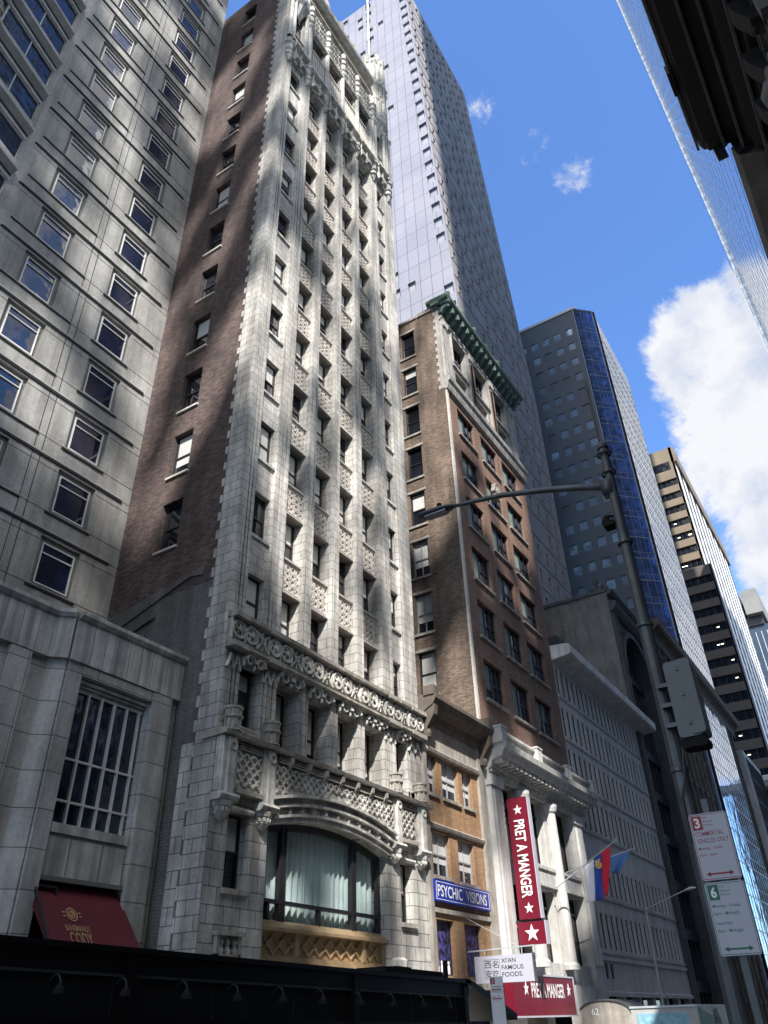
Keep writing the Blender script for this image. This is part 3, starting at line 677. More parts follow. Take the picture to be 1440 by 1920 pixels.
    for a,b in bays:
        for i in range(3):
            for j in range(4):
                c=a+(i+.5)*(b-a)/3; z=53.85+j*.66; m.ring(FG,c,z,.19,.07,.05,.2+.05*rnd.random(),8); m.seg(FG,(c-.2,z-.3),(c+.2,z+.3),.07,.05,.17); m.seg(FG,(c+.2,z-.3),(c-.2,z+.3),.07,.05,.172)
    m.prism(FG,[(0,53.3),(.25,53.35),(.25,53.5),(0,53.6)],C0,C1)
    m.build('frieze','stone_carved',T)
    m=MB(); m.prism(FG,[(0,56.5),(.3,56.6),(.32,56.72),(0,56.8)],yl,24.0); m.prism(FG,[(-.4,57.9),(.25,57.95),(.5,58.35),(.55,58.6),(.3,58.75),(-.5,58.75)],yl,24.2); m.box(FG,yl,24.2,-.5,0,58.7,59.5)
    m.build('cornice','stone_dirty',T)
    m=MB(); i=0; u=15.6
    while u<23.9:
        m.mark()
        m.box(FG,u-.28,u+.28,-.45,.1,59.4,60.3 if i%2 else 60.7); m.box(FG,u-.16,u+.16,-.3,.12,60.3,60.95 if i%2==0 else 60.35)
        m.lathe(FG(u,-.1,60.6 if i%2==0 else 60.3),[(.15,0),(.05,.25),(.12,.35),(.0,.6)],6)
        u+=.84; i+=1
    m.build('battlement','stone_carved',T)
    for uc in (16.2,25.45):
        m=MB(); c=FG(uc,-.45,54.6)
        m.lathe(c,[(.4,-1.2),(.8,-.3),(1.04,0),(1.08,.35),(.92,.5),(.92,2.6),(1.03,2.8),(1.03,3.0),(.9,3.1),(.9,4.6),(1.06,4.9),(1.1,5.2),(.93,5.4),(.9,8.0),(1.04,8.2),(1.04,8.5),(.8,8.6),(.7,8.9),(0,9.0)],8)
        for k in range(16):
            a=k*math.pi/8
            for r,z0,z1 in ((.96,.5,2.7),(.94,3.1,4.7),(.95,5.5,8.1)): m.bar((c[0]+r*math.cos(a),c[1]+r*math.sin(a),c[2]+z0),(c[0]+r*math.cos(a),c[1]+r*math.sin(a),c[2]+z1),.12)
            m.lathe((c[0]+1.05*math.cos(a),c[1]+1.05*math.sin(a),c[2]+4.6),[(.02,0),(.1,.15),(.11,.35),(.05,.6)],5)
        m.build('turret','stone_carved',T)
        m=MB()
        for k in range(8):
            a=k*math.pi/4+.2; m.mark(); m.box(lambda u,d,v:(c[0]+(.82+d)*math.cos(a)-u*math.sin(a),c[1]+(.82+d)*math.sin(a)+u*math.cos(a),v),-.18,.18,0,.18,c[2]+8.4,c[2]+9.2)
        m.build('battlement','stone_dirty',T)
    # slender attached columns at the turrets' feet
    m=MB()
    for u in (24.05,24.35,24.7,25.8,26.1,26.5): m.mark(); m.lathe(FG(u,.1,48.9),[(.17,0),(.2,.2),(.13,.3),(.13,4.8),(.22,5.0),(.22,5.2)],8)
    for u in (15.5,15.8,16.95,17.3): m.mark(); m.lathe(FG(u,.1,49.3),[(.17,0),(.2,.2),(.13,.3),(.13,4.8),(.22,5.0),(.22,5.2)],8)
    m.build('colonnette','stone_carved',T)
    # ---- side wall
    fs=FY(15.3); XL=-44
    m=MB(); hs=[(-18.86,-17.84,15.57+3.285*k,15.57+3.285*k+2.05) for k in range(13)]
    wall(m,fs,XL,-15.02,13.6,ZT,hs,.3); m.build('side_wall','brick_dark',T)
    m=MB(); m.quad(fs(XL,0,0),fs(-15.02,0,0),fs(-15.02,0,13.6),fs(XL,0,13.6)); m.build('side_wall','brick_painted',T)
    m=MB(); m.ext(fs,[(-20.9,12.75),(-19.2,13.25),(-16.9,14.0),(-16.3,13.9),(-16.3,14.25),(-19.0,13.75),(-20.9,13.4)],0,.06); m.mark(); m.ext(fs,[(-20.4,12.3),(-18.3,12.9),(-18.3,13.0),(-20.4,12.42)],0,.1)
    m.build('roof_scar','brick_painted',T)
    for i,h in enumerate(hs):
        put_window(T,fs,0,h[0],h[2],h[1]-h[0],h[3]-h[2],'sash',-.26,(0,4,0,1,0,0,3,0)[i%8])
        q=MB(); q.box(fs,h[0]-.06,h[1]+.06,-.05,.08,h[2]-.09,h[2]); q.build('sill','stone_panel',T)
    m=MB(); z=0; i=0
    while z<ZT:
        w=.80 if i%2 else .94; m.box(fs,-15.02-w,-15.02,-.06,.02,z+.002,z+.358); z+=.36; i+=1
    m.build('quoin','terracotta',T)
    m=MB(); m.box(fs,-16.32,-15.9,-.06,.03,0,8.35); m.build('return_strip','terracotta_large',T)
    m=MB(); m.box(FG,15.8,yr-.02,-29,-.95,0,ZT-.1); m.build('core','cement_render',T)
    return T
gothic()

# ================================================================== hotel tower on the left
def hotel():
    T=thing('hotel_tower','grey stone hotel tower with white framed windows and a curved glass bay','hotel',(-20.83,11,0))
    fr=FX(-20.83); F=2.755
    c1=[(12.14,13.74,13.64+F*k,15.45+F*k) for k in range(27)]; c2=[(8.55,10.15,13.64+F*k,15.45+F*k) for k in range(27)]
    m=MB(); wall(m,fr,7.0,15.3,10.5,90,c1+c2,.16); m.build('wall','hotel_stone',T)
    m=MB()
    for h in c1+c2: m.mark(); m.box(fr,h[0],h[1],-.159,-.12,h[2]-.02,h[3]+.02)
    m.build('window_surround','hotel_dark',T)
    for h in c1+c2: put_window(T,fr,A90,h[0]+.16,h[2]+.12,1.29,1.50,'hotel',-.115)
    # ledges: upper groove band and sill ledge per floor
    m=MB()
    for k in range(27):
        z=15.62+F*k
        m.prism(fr,[(0,z+.0),(.07,z+.01),(.07,z+.06),(.02,z+.09),(0,z+.09)],7.5,14.87)
        for u0,u1 in ((7.6,11.03),(12.0,13.86)): m.prism(fr,[(0,13.59+F*k),(.06,13.6+F*k),(.06,13.63+F*k),(0,13.65+F*k)],u0,u1)
    m.build('ledge','hotel_plain',T)
    m=MB()
    for k in range(27):
        z=15.62+F*k
        m.box(fr,7.4,14.9,0,.05,z-.075,z)  # black bar stands in for the groove's shadow under the ledge
        m.box(fr,7.6,11.03,0,.04,13.54+F*k,13.59+F*k); m.box(fr,12.0,13.86,0,.05,13.52+F*k,13.59+F*k)  # same painted shadow below the sill ledges
        m.box(fr,11.03,15.3,0,.006,13.60+F*k,13.622+F*k); m.box(fr,13.9,15.3,0,.006,z-.01,z+.01); m.box(fr,7.4,12.1,0,.006,z-.36,z-.34); m.box(fr,13.8,15.3,0,.006,z-.36,z-.34)
    for u in (11.02,11.33): m.box(fr,u-.014,u+.014,0,.006,10.5,90)
    m.build('joint','joint_black',T)
    # curved bay
    P=[(-20.83,7.05),(-20.12,4.35),(-18.95,2.2),(-17.6,.7),(-15.9,-.6)]; P=P[::-1]
    sp=MB(); gl=MB(); fin=MB(); dark=MB()
    for k in range(-2,27):
        for q in (sp,gl,fin,dark): q.mark()
        for i in range(len(P)-1):
            f=FD(P[i],P[i+1]); Ln=f.length; z=13.6+F*k; g0,g1=z+.14,z+1.62
            gl.box(f,0,Ln,-.2,-.12,g0,g1)
            sp.prism(f,[(-.2,g1),(.0,g1),(.0,g1+.32),(.28,g1+.52),(.28,g1+.66),(.02,g1+.8),(.02,g1+1.26),(-.2,g1+1.275)],0,Ln)
            fin.box(f,0,Ln,-.12,-.06,g0-.02,g0+.03); fin.box(f,0,Ln,-.12,-.05,g1-.05,g1); fin.box(f,Ln-.06,Ln,-.12,-.06,g0,g1); fin.box(f,Ln*.5-.02,Ln*.5+.02,-.12,-.08,g0,g1)
            dark.box(f,0,Ln,.0,.03,g1+.22,g1+.33)
    sp.build('bay_spandrel','hotel_plain',T); gl.build('bay_glass','glass_bay',T); fin.build('bay_frame','frame_white',T); dark.build('bay_joint','joint_black',T)
    m=MB(); m.poly([(x,y,90) for x,y in P]+[(-21,-1,90)]); m.box(FX(-21.15),-20,15.2,-20,0,0,90); m.build('core','hotel_plain',T)
    # ---- podium
    Xl=-17.15; Xr=-16.8
    fl=FX(Xl); f2=FX(Xr)
    m=MB(); hl=[(-3,9.6,4.0,9.2)]; wall(m,fl,-12,11.02,0,11.0,hl,.5)
    hr=[(11.82,14.28,5.68,9.40),(11.78,14.42,0,4.62)]
    wall(m,f2,11.37,15.29,0,11,hr,.42)
    fc=FD((Xl,11.02),(Xr,11.37)); m.quad(fc(0,0,0),fc(fc.length,0,0),fc(fc.length,0,11),fc(0,0,11))
    m.build('podium_wall','podium_stone',T)
    # pilasters and fascia
    m=MB()
    for fq,a,b in ((f2,11.37,15.29),(fc,-.04,fc.length+.04),(fl,-12,10.96)):
        m.box(fq,a,b,0,.16,9.72,10.86)
        m.prism(fq,[(0,10.84),(.22,10.86),(.30,10.95),(.30,11.06),(-.4,11.1),(-.4,10.84)],a,b+(.02 if fq is f2 else 0))
    m.build('podium_fascia','podium_fascia',T)
    m=MB(); m.box(f2,14.32,15.0,0,.14,0,9.72); m.box(f2,11.42,11.86,0,.08,0,9.72); m.box(fl,9.9,10.5,0,.14,0,9.7)
    m.box(f2,11.86,14.34,0,.11,9.42,9.70)
    for u in (12.35,12.85,13.35,13.85): m.box(f2,u-.008,u+.008,.11,.114,9.42,9.70)
    m.build('pilaster','podium_stone',T)
    m=MB()
    for u in [11.95+.42*i for i in range(8)]: m.box(f2,u-.008,u+.008,.158,.164,9.74,10.83)
    for u in [5.0+.5*i for i in range(12)]: m.box(fl,u-.008,u+.008,.158,.164,9.74,10.83)
    m.build('joint','hotel_dark',T)
    m=MB()
    for k,(v0,v1,dd) in enumerate(((9.06,9.12,-.16),(9.14,9.19,-.10),(9.22,9.30,-.02))): m.box(f2,11.83,14.27,-.4,dd,v0+.06,v1+.06)
    m.build('window_head','podium_fascia',T)
    # big gridded window
    m=MB(); a,b,z0,z1=11.84,14.26,5.74,9.14; fw=FX(Xr-.22)
    w=m; t=.05
    m.box(fw,a,b,-.02,.06,z0,z0+t); m.box(fw,a,b,-.02,.06,z1-t,z1)
    for i in range(6): u=a+.12+(b-a-.24)*i/5; m.box(fw,u-t/2,u+t/2,-.02,.07,z0,z1)
    for v in (z0+.62,z0+1.62): m.box(fw,a,b,-.02,.065,v-t/2,v+t/2)
    wd=m.build('window','frame_white',T); tag(wd,'large window divided by white bars')
    g=MB(); g.box(fw,a,b,-.06,-.03,z0,z1); g.build('glass','glass_bay',wd)
    m=MB(); m.box(f2,11.9,14.22,-.3,.06,5.58,5.80); m.box(f2,11.92,14.2,-.1,.015,4.66,5.56)
    m.build('sill','podium_fascia',T)
    m=MB()
    for u in (12.55,13.5): m.box(f2,u-.015,u+.015,0,.02,4.68,5.5)
    m.box(f2,11.9,14.22,0,.02,5.5,5.56); m.box(f2,11.9,14.3,0,.03,4.56,4.66); m.build('joint','hotel_dark',T)
    m=MB(); m.box(fl,-3,9.6,-.5,-.3,4.0,9.2); m.build('window','glass_bay',T)
    m=MB()
    for i in range(14): m.box(fl,-2.9+i*.95,-2.84+i*.95,-.3,-.24,4,9.2)
    for v in (5,6.4,7.8): m.box(fl,-3,9.6,-.3,-.25,v,v+.05)
    m.build('window_bar','frame_white',T)
    m=MB(); m.box(f2,11.8,14.4,-.4,-.3,0,4.6); m.build('shopfront','glass_deep',T)
hotel()
def awning():
    f=FX(-16.8)
    T=thing('red_awning','dark red canvas awning with gold lettering under the big gridded window','awning',(-16.8,12.9,3.2))
    m=MB(); a,b=11.80,14.38
    m.prism(f,[(-.28,4.42),(-.2,4.5),(1.05,3.05),(1.05,2.75),(1.02,2.75),(1.0,3.0),(-.28,4.38)],a+.02,b)
    m.build('canopy','red_canvas',T)
    m=MB()
    for u in (a,): m.bar(f(u,0,4.45),f(u,1.05,3.05),.06); m.bar(f(u,0,3.05),f(u,1.05,3.05),.05); m.bar(f(u,0,4.45),f(u,0,2.7),.06)
    m.bar(f(a+.62,-.02,4.42),f(a+.62,-.02,2.8),.06); m.bar(f(a,-.02,4.44),f(a+.62,-.02,4.44),.05)
    m.build('bracket','frame_dark',T)
    # lettering lies on the sloping cloth
    def slope(u,d,v):                     # v measured down the slope from its top edge
        t=(4.5-v)/ (4.5-3.05); q=1.25*t; return f(u,-.2+q+d*.8,v+d*.6)
    text_mesh('CODY',slope,12.72,3.34,.27,'letter_gold','lettering',T,d=.015,width=.62,bold=.012)
    text_mesh('BANEMANUS',slope,12.7,3.56,.13,'letter_gold','lettering',T,d=.015,width=.66,bold=.01)
    m=MB(); sf=lambda u,d,v:slope(u,d,v)
    m.ring(sf,12.68,3.86,.15,.03,.014,.024,16); m.ring(sf,12.68,3.86,.09,.035,.014,.024,10); m.seg(sf,(12.63,3.78),(12.73,3.92),.035,.015,.026)
    for s in(-1,1): m.seg(sf,(12.68+s*.19,3.82),(12.68+s*.25,3.82),.03,.014,.024); m.seg(sf,(12.68+s*.19,3.9),(12.68+s*.25,3.9),.03,.014,.024)
    m.build('emblem','letter_gold',T)
awning()

# ================================================================== brick loft building with the copper cornice
FB=FX(-15)
def loft():
    T=thing('loft_building','brown brick loft building with green copper cornice and white stone base','building',(-15,32.4,0))
    y0,y1=32.4,44.6; f=FB
    cols=[(33.87,36.2),(37.2,39.7),(40.5,43.15)]
    tops=[34.3-3.43*k for k in range(7)]   # 34.3 ... 13.72
    holes=[(a,b,t-2.15,t) for t in tops for a,b in cols]
    m=MB(); wall(m,f,y0,y1,12.6,35.0,holes,.3); m.build('wall','brick_front',T)
    for i,h in enumerate(holes):
        put_window(T,f,A90,h[0],h[2],h[1]-h[0],h[3]-h[2],'triple',-.27,(0,1,0,2,1,0,0)[i%7])
        if h[2]>12:
            q=MB(); q.box(f,h[0]-.12,h[1]+.12,-.05,.14,h[2]-.16,h[2]-.02); q.build('sill','shop_stone',T)
    # thin recess frame around each column
    m=MB(); m.box(f,y0,y0+.16,0,.1,12.8,35); m.box(f,y0+.22,y0+.30,0,.07,12.8,35); m.build('corner_pipe','stone_panel',T)
    # upper stone stage
    m=MB(); up=[(34.0,36.1,38.35,41.0),(37.25,39.4,38.35,41.0),(40.5,42.7,38.35,41.0)]; lo=[(34.2,36.0,36.55,37.75),(37.45,39.2,36.55,37.75),(40.7,42.5,36.55,37.75)]
    wall(m,f,y0,y1,35.0,42.3,up+lo,.45); m.build('wall','top_stone',T)
    for h in up+lo: put_window(T,f,A90,h[0],h[2],h[1]-h[0],h[3]-h[2],'triple',-.42,0)
    m=MB(); m.prism(f,[(0,34.75),(.2,34.8),(.28,35.1),(.28,35.3),(.42,35.45),(.46,35.75),(.3,35.85),(0,35.95)],y0-.05,y1+.05); m.prism(f,[(0,41.18),(.12,41.2),(.18,41.3),(.18,41.36),(.1,41.4),(0,41.4)],y0,y1)
    for h in up: m.box(f,h[0]-.12,h[1]+.12,0,.14,h[2]-.28,h[2]-.1); m.box(f,h[0]-.1,h[0],0,.12,h[2],h[3]); m.box(f,h[1],h[1]+.1,0,.12,h[2],h[3]); m.box(f,h[0]-.1,h[1]+.1,0,.13,h[3],h[3]+.14)
    for h in lo: m.box(f,h[0]-.08,h[1]+.08,0,.1,h[2]-.12,h[2])
    m.build('moulding','top_stone',T)
    m=MB(); n=46
    for i in range(n): u=y0+.1+i*(y1-y0-.2)/n; m.box(f,u,u+.13,0,.2,41.44,41.58); m.ring(f,u+.13,41.68,.09,.05,0,.1,6)
    m.build('dentil','top_stone',T)
    m=MB()
    for u in (32.85,36.68,39.95,43.7):
        m.mark()
        m.box(f,u-.36,u+.36,0,.16,35.9,41.6); m.box(f,u-.12,u+.12,.16,.2,36.3,40.7)
        for s in(-.24,0,.24): m.lathe(f(u+s,.2,40.5),[(.02,0),(.12,.12),(.15,.3),(.08,.45),(.12,.65)],6)
    m.build('pilaster','top_stone',T)
    m=MB()
    for u in (36.68,39.95): m.mark(); m.box(f,u-.26,u+.26,.17,.20,36.1,40.3)
    m.build('pilaster_panel','brick_front',T)
    # carved cartouche
    m=MB(); c=(38.45,30.2)
    for k in range(6): a=k*math.pi/3; m.ring(f,c[0]+.28*math.cos(a),c[1]+.42*math.sin(a),.26,.09,0,.28,9)
    m.ring(f,c[0],c[1],.3,.3,0,.35,10); m.build('cartouche','shop_stone',T)
    # copper cornice
    m=MB(); prof=[(-.4,42.45),(.2,42.45),(.25,42.6),(.35,42.68),(.80,42.76),(.93,42.84),(.96,43.02),(.85,43.08),(-.4,43.1)]
    m.prism(f,prof,y0-.3,y1+.3); g2=FY(y0); m.prism(g2,[(d*.35,v) for d,v in prof],-15.75,-15+.9)
    m.build('cornice','copper_patina',T)
    m=MB(); n=17
    for i in range(n):
        u=y0+.15+i*(y1-y0-.3)/(n-1); m.mark(); m.prism(f,[(0,41.75),(.2,41.8),(.5,42.15),(.75,42.3),(.8,42.6),(0,42.6)],u-.11,u+.11)
    b=m.build('bracket','copper_patina',T)
    m=MB()
    for i in range(n): 
        u=y0+.15+i*(y1-y0-.3)/(n-1); m.mark(); m.lathe(f(u,.72,42.1),[(.01,0),(.1,.06),(.12,.14),(.08,.22)],6)
    m.build('bracket_drop','copper_patina',T)
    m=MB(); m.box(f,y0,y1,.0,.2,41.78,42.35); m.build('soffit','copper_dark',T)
    m=MB()
    for i in range(7):
        m.mark(); u=y0+.2+i*(y1-y0-.2)/6; c=f(u,.8,43.1)
        m.lathe(c,[(.16,0),(.17,.07),(.07,.14),(.14,.28),(.17,.45),(.07,.6),(0,.66)],7)
        m.box(f,u-.22,u+.22,.72,.86,43.15,43.32); m.ring(f,u,43.36,.2,.07,.74,.84,9,0,math.pi)
    m.build('finial','copper_patina',T)
    # side wall facing the camera
    fs=FY(y0); hs=[(-18.0,-16.98,t-2.4,t-.1) for t in [41.35-3.38*k for k in range(9)]]
    m=MB(); wall(m,fs,-30,-15.0,10,42.35,hs,.25); m.build('side_wall','brick_party',T)
    for i,h in enumerate(hs):
        put_window(T,fs,0,h[0],h[2],h[1]-h[0],h[3]-h[2],'four' if i in(5,6,8) else 'sash',-.22,(0,2,0,0,1,0,0,3,0)[i%9] if i not in (5,6,8) else 0)
        q=MB(); q.box(fs,h[0]-.1,h[1]+.1,-.02,.08,h[2]-.14,h[2]-.0); q.build('sill','shop_stone',T); q=MB(); q.box(fs,h[0]-.12,h[1]+.12,0,.05,h[3]+.02,h[3]+.18); q.build('lintel','shop_stone',T)
    m=MB()
    z=34.9; i=0
    while z<42.0: w=.28 if i%2 else .42; m.box(fs,-15-w,-15.0,-.02,.03,z,z+.33); z+=.34; i+=1
    m.build('quoin','top_stone',T)
    m=MB(); m.box(fs,-30,-16.7,-.3,.08,42.3,42.5); m.box(fs,-16.6,-15,-.3,.08,42.3,42.62); m.build('coping','shop_stone',T)
    m=MB(); m.box(f,y0+.45,y1-.05,-15,-.7,0,42.2); m.build('core','cement_render',T)
    # ---- two-storey white base
    m=MB(); base=[(33.85,35.75,3.75,6.75),(33.85,35.75,7.85,10.9),(36.35,39.05,3.75,6.75),(36.35,39.05,7.85,10.9),(40.15,42.9,3.75,6.75),(40.15,42.9,7.85,10.9)]
    fb=FX(-14.9); wall(m,fb,y0,y1+.2,0,11.3,base+[(33.0,43.6,0,2.9)],.6)
    m.build('base_wall','white_stone',T)
    for h in base: put_window(T,fb,A90,h[0],h[2],h[1]-h[0],h[3]-h[2],'plain',-.5,0)
    m=MB()
    for h in base:
        w=h[1]-h[0]; k=2 if w<2 else 3
        for i in range(1,k): u=h[0]+w*i/k; m.box(fb,u-.04,u+.04,-.48,-.38,h[2],h[3])
        m.box(fb,h[0],h[1],-.48,-.38,h[3]-.75,h[3]-.67)
    m.build('window_bar','frame_dark',T)
    for u in (33.15,36.05,39.6,43.5):
        m=MB()
        if u in (39.6,36.05): m.lathe(fb(u,.16,3.5),[(.42,0),(.42,.2),(.33,.3),(.32,3.5),(.28,6.9),(.36,7.0),(.42,7.2),(.42,7.35)],14)
        else: m.box(fb,u-.6,u+.6,0,.22,0,10.7); m.box(fb,u-.42,u+.42,.22,.3,3.8,10.3); m.box(fb,u-.66,u+.66,0,.32,10.5,10.95)
        m.build('column','white_stone',T,smooth=False)
    m=MB(); m.box(fb,33.0,44.2,0,.12,7.0,7.6); m.box(fb,33.0,44.2,0,.2,7.6,7.75); m.box(fb,33,44.2,0,.18,6.85,6.98); m.build('belt','white_stone',T)
    # balustraded cornice
    m=MB(); pr=[(0,10.9),(.15,10.92),(.2,11.2),(.35,11.3),(.4,11.55),(.95,11.7),(1.05,11.95),(1.15,12.0),(1.2,12.25),(-.1,12.3),(-.1,10.9)]
    m.prism(fb,pr,y0+.1,y1+.6); m.build('cornice','white_stone',T)
    m=MB()
    for i in range(24): u=y0+.3+i*(y1-y0)/24; m.box(fb,u,u+.26,.25,.85,11.44,11.66)
    for i in range(44): u=y0+.2+i*(y1-y0)/44; m.box(fb,u,u+.13,.1,.3,11.1,11.26)
    m.build('dentil','white_stone',T)
    m=MB(); 
    for u in (32.65,36.9,41.0,45.0): m.box(fb,u-.3,u+.3,.55,1.1,12.25,12.95); m.box(fb,u-.34,u+.34,.5,1.14,12.95,13.03)
    m.box(fb,y0+.2,y1+.5,.65,.98,12.78,12.9); m.box(fb,y0+.2,y1+.5,.65,.98,12.25,12.33)
    m.build('parapet','white_stone',T)
    m=MB()
    for i in range(60): 
        u=y0+.75+i*(y1-y0-.6)/60
        if min(abs(u-q) for q in(32.65,36.9,41.0,45.0))>.33: m.bar(fb(u,.8,12.33),fb(u,.8,12.8),.09)
    m.build('baluster','white_stone',T)
    m=MB(); m.box(fb,33.0,43.6,-.6,-.5,0,2.9); m.build('shopfront','glass_deep',T)
loft()

# ================================================================== small orange brick shop building
def shop():
    T=thing('shop_building','narrow three-storey orange brick building with dark stone cornice','building',(-15,26.8,0))
    f=FX(-15); y0,y1=26.77,32.38
    holes=[(27.2,28.02,9.2,10.72),(28.44,29.9,9.2,10.72),(30.28,31.2,9.2,10.72),(27.32,28.72,6.22,7.77),(29.43,30.84,6.18,7.77),(27.3,28.62,3.0,4.75),(29.48,30.95,3.0,4.75)]
    m=MB(); wall(m,f,27.0,31.75,2.6,11.0,holes,.25); m.build('wall','brick_orange',T)
    for i,h in enumerate(holes):
        put_window(T,f,A90,h[0],h[2],h[1]-h[0],h[3]-h[2],'four' if i<5 else 'plain',-.22,0)
    for h in holes[:5]:
        q=MB(); q.box(f,h[0]-.05,h[1]+.05,-.02,.1,h[2]-.14,h[2]-.02); q.build('sill','shop_stone',T)
    m=MB()
    m.box(f,y0,27.02,-.1,.12,0,12); m.box(f,31.75,32.38,-.1,.12,0,12)
    m.box(f,27.0,31.8,-.05,.06,10.98,12.05)
    m.prism(f,[(0,10.75),(.16,10.78),(.2,10.9),(.08,11.0),(0,11.0)],27.05,31.75); m.prism(f,[(0,7.86),(.12,7.9),(.16,8.0),(.05,8.08),(0,8.1)],27.0,31.75)
    m.box(f,27.0,31.75,0,.1,4.95,5.1); m.box(f,27,31.75,0,.08,2.6,2.9)
    m.build('stone_trim','shop_stone',T)
    m=MB(); m.prism(f,[(0,11.95),(.2,12.0),(.3,12.3),(.7,12.5),(.85,12.75),(.85,12.9),(-.2,13.0),(-.2,11.95)],y0-.02,y1+.05)
    m.build('cornice','dark_stone_warm',T)
    m=MB()
    for u in (26.95,32.15): m.mark(); m.prism(f,[(0,11.2),(.25,11.25),(.35,11.6),(.7,12.1),(.75,12.5),(0,12.5)],u-.15,u+.15); m.lathe(f(u,.3,11.15),[(.02,0),(.12,.08),(.16,.25),(.1,.4)],7); m.box(f,u-.25,u+.25,.3,.8,12.9,13.3)
    m.build('bracket','dark_stone_warm',T)
    m=MB()
    for i in range(16): u=27.3+i*.3; m.bar(f(u,.6,12.9),f(u+.15,.6,13.08),.03); m.bar(f(u+.15,.6,13.08),f(u+.3,.6,12.9),.03)
    m.build('cresting','iron_dark',T)
    # window displays mottled dark and purple
    mt=bpy.data.materials.new('window_display'); mt.use_nodes=True; b=mt.node_tree.nodes['Principled BSDF']
    nz=mt.node_tree.nodes.new('ShaderNodeTexNoise'); nz.inputs['Scale'].default_value=5; nz.inputs['Detail'].default_value=5
    rp=mt.node_tree.nodes.new('ShaderNodeValToRGB'); rp.color_ramp.elements[0].position=.42; rp.color_ramp.elements[0].color=(.006,.005,.02,1); rp.color_ramp.elements[1].position=.68; rp.color_ramp.elements[1].color=(.09,.085,.30,1)
    g=mt.node_tree.nodes.new('ShaderNodeNewGeometry'); L=mt.node_tree.links; L.new(g.outputs['Position'],nz.inputs['Vector']); L.new(nz.outputs['Fac'],rp.inputs[0]); L.new(rp.outputs[0],b.inputs['Base Color'])
    for h in holes[5:]:
        q=MB(); q.box(f,h[0]+.05,h[1]-.05,-.215,-.2,h[2]+.05,h[3]-.05); q.build('window_display',mt,T)
    q=MB()
    for u in (27.55,27.85,28.1,28.35): q.lathe(f(u,-.18,3.05),[(.05,0),(.06,.2),(.03,.28),(.05,.36),(0,.42)],7)
    q.build('figurine','sign_white',T)
    m=MB(); m.box(f,y0+.05,y1-.05,-14,-.3,0,12.4); m.build('core','cement_render',T)
    m=MB(); m.box(f,27.2,31.6,-.2,-.12,0,2.6); m.build('shopfront','glass_deep',T)
shop()
def psychic():
    f=FX(-14.86); T=thing('shop_sign','blue sign reading PSYCHIC VISIONS in white letters on the orange brick building','sign',(-14.86,29.3,5.65))
    a,b,z0,z1=26.98,31.55,5.30,6.02
    m=MB(); m.box(f,a,b,-.12,.06,z0,z1); m.build('panel','sign_blue',T)
    m=MB()
    for q in ((a+.08,b-.08,z0+.06,z0+.08),(a+.08,b-.08,z1-.08,z1-.06),(a+.08,a+.10,z0+.08,z1-.08),(b-.10,b-.08,z0+.08,z1-.08)): m.box(f,q[0],q[1],.06,.068,q[2],q[3])
    m.build('border','sign_white',T)
    text_mesh('PSYCHIC',f,28.12,5.66,.40,'sign_white','lettering',T,d=.062,width=1.95,bold=.012)
    text_mesh('VISIONS',f,30.32,5.66,.40,'sign_white','lettering',T,d=.062,width=1.80,bold=.012)
psychic()

# ================================================================== towers and blocks further along the left side
def win_mesh(w,h,mat,name='window',d0=-.02,d1=.02):
    q=MB(); q.box(LOC,0,w,d0,d1,0,h); me=q.mesh(name); me.materials.append(M[mat]); return me
def many(T,items,mesh,ang,limit=100,stuffname='windows',mat=None):
    """items: world positions sorted so that the ones showing largest come first"""
    for p in items[:limit]:
        o=bpy.data.objects.new(mesh.name.split('.')[0],mesh); COL.objects.link(o); o.parent=T; o.location=Vector(p)-WL[T.name]; o.rotation_euler=(0,0,ang)
    rest=items[limit:]
    if rest:
        m=MB(); ca,sa=math.cos(ang),math.sin(ang)
        for p in rest:
            n=len(m.v); m.v+=[(p[0]+v.co.x*ca-v.co.y*sa,p[1]+v.co.x*sa+v.co.y*ca,p[2]+v.co.z) for v in mesh.vertices]; m.f+=[tuple(n+i for i in q.vertices) for q in mesh.polygons]
        o=m.build(stuffname,mesh.materials[0],T); o['kind']='stuff'
CAMP=Vector((0,0,1.6))
def near(items): return sorted(items,key=lambda p:(Vector(p)-CAMP).length)

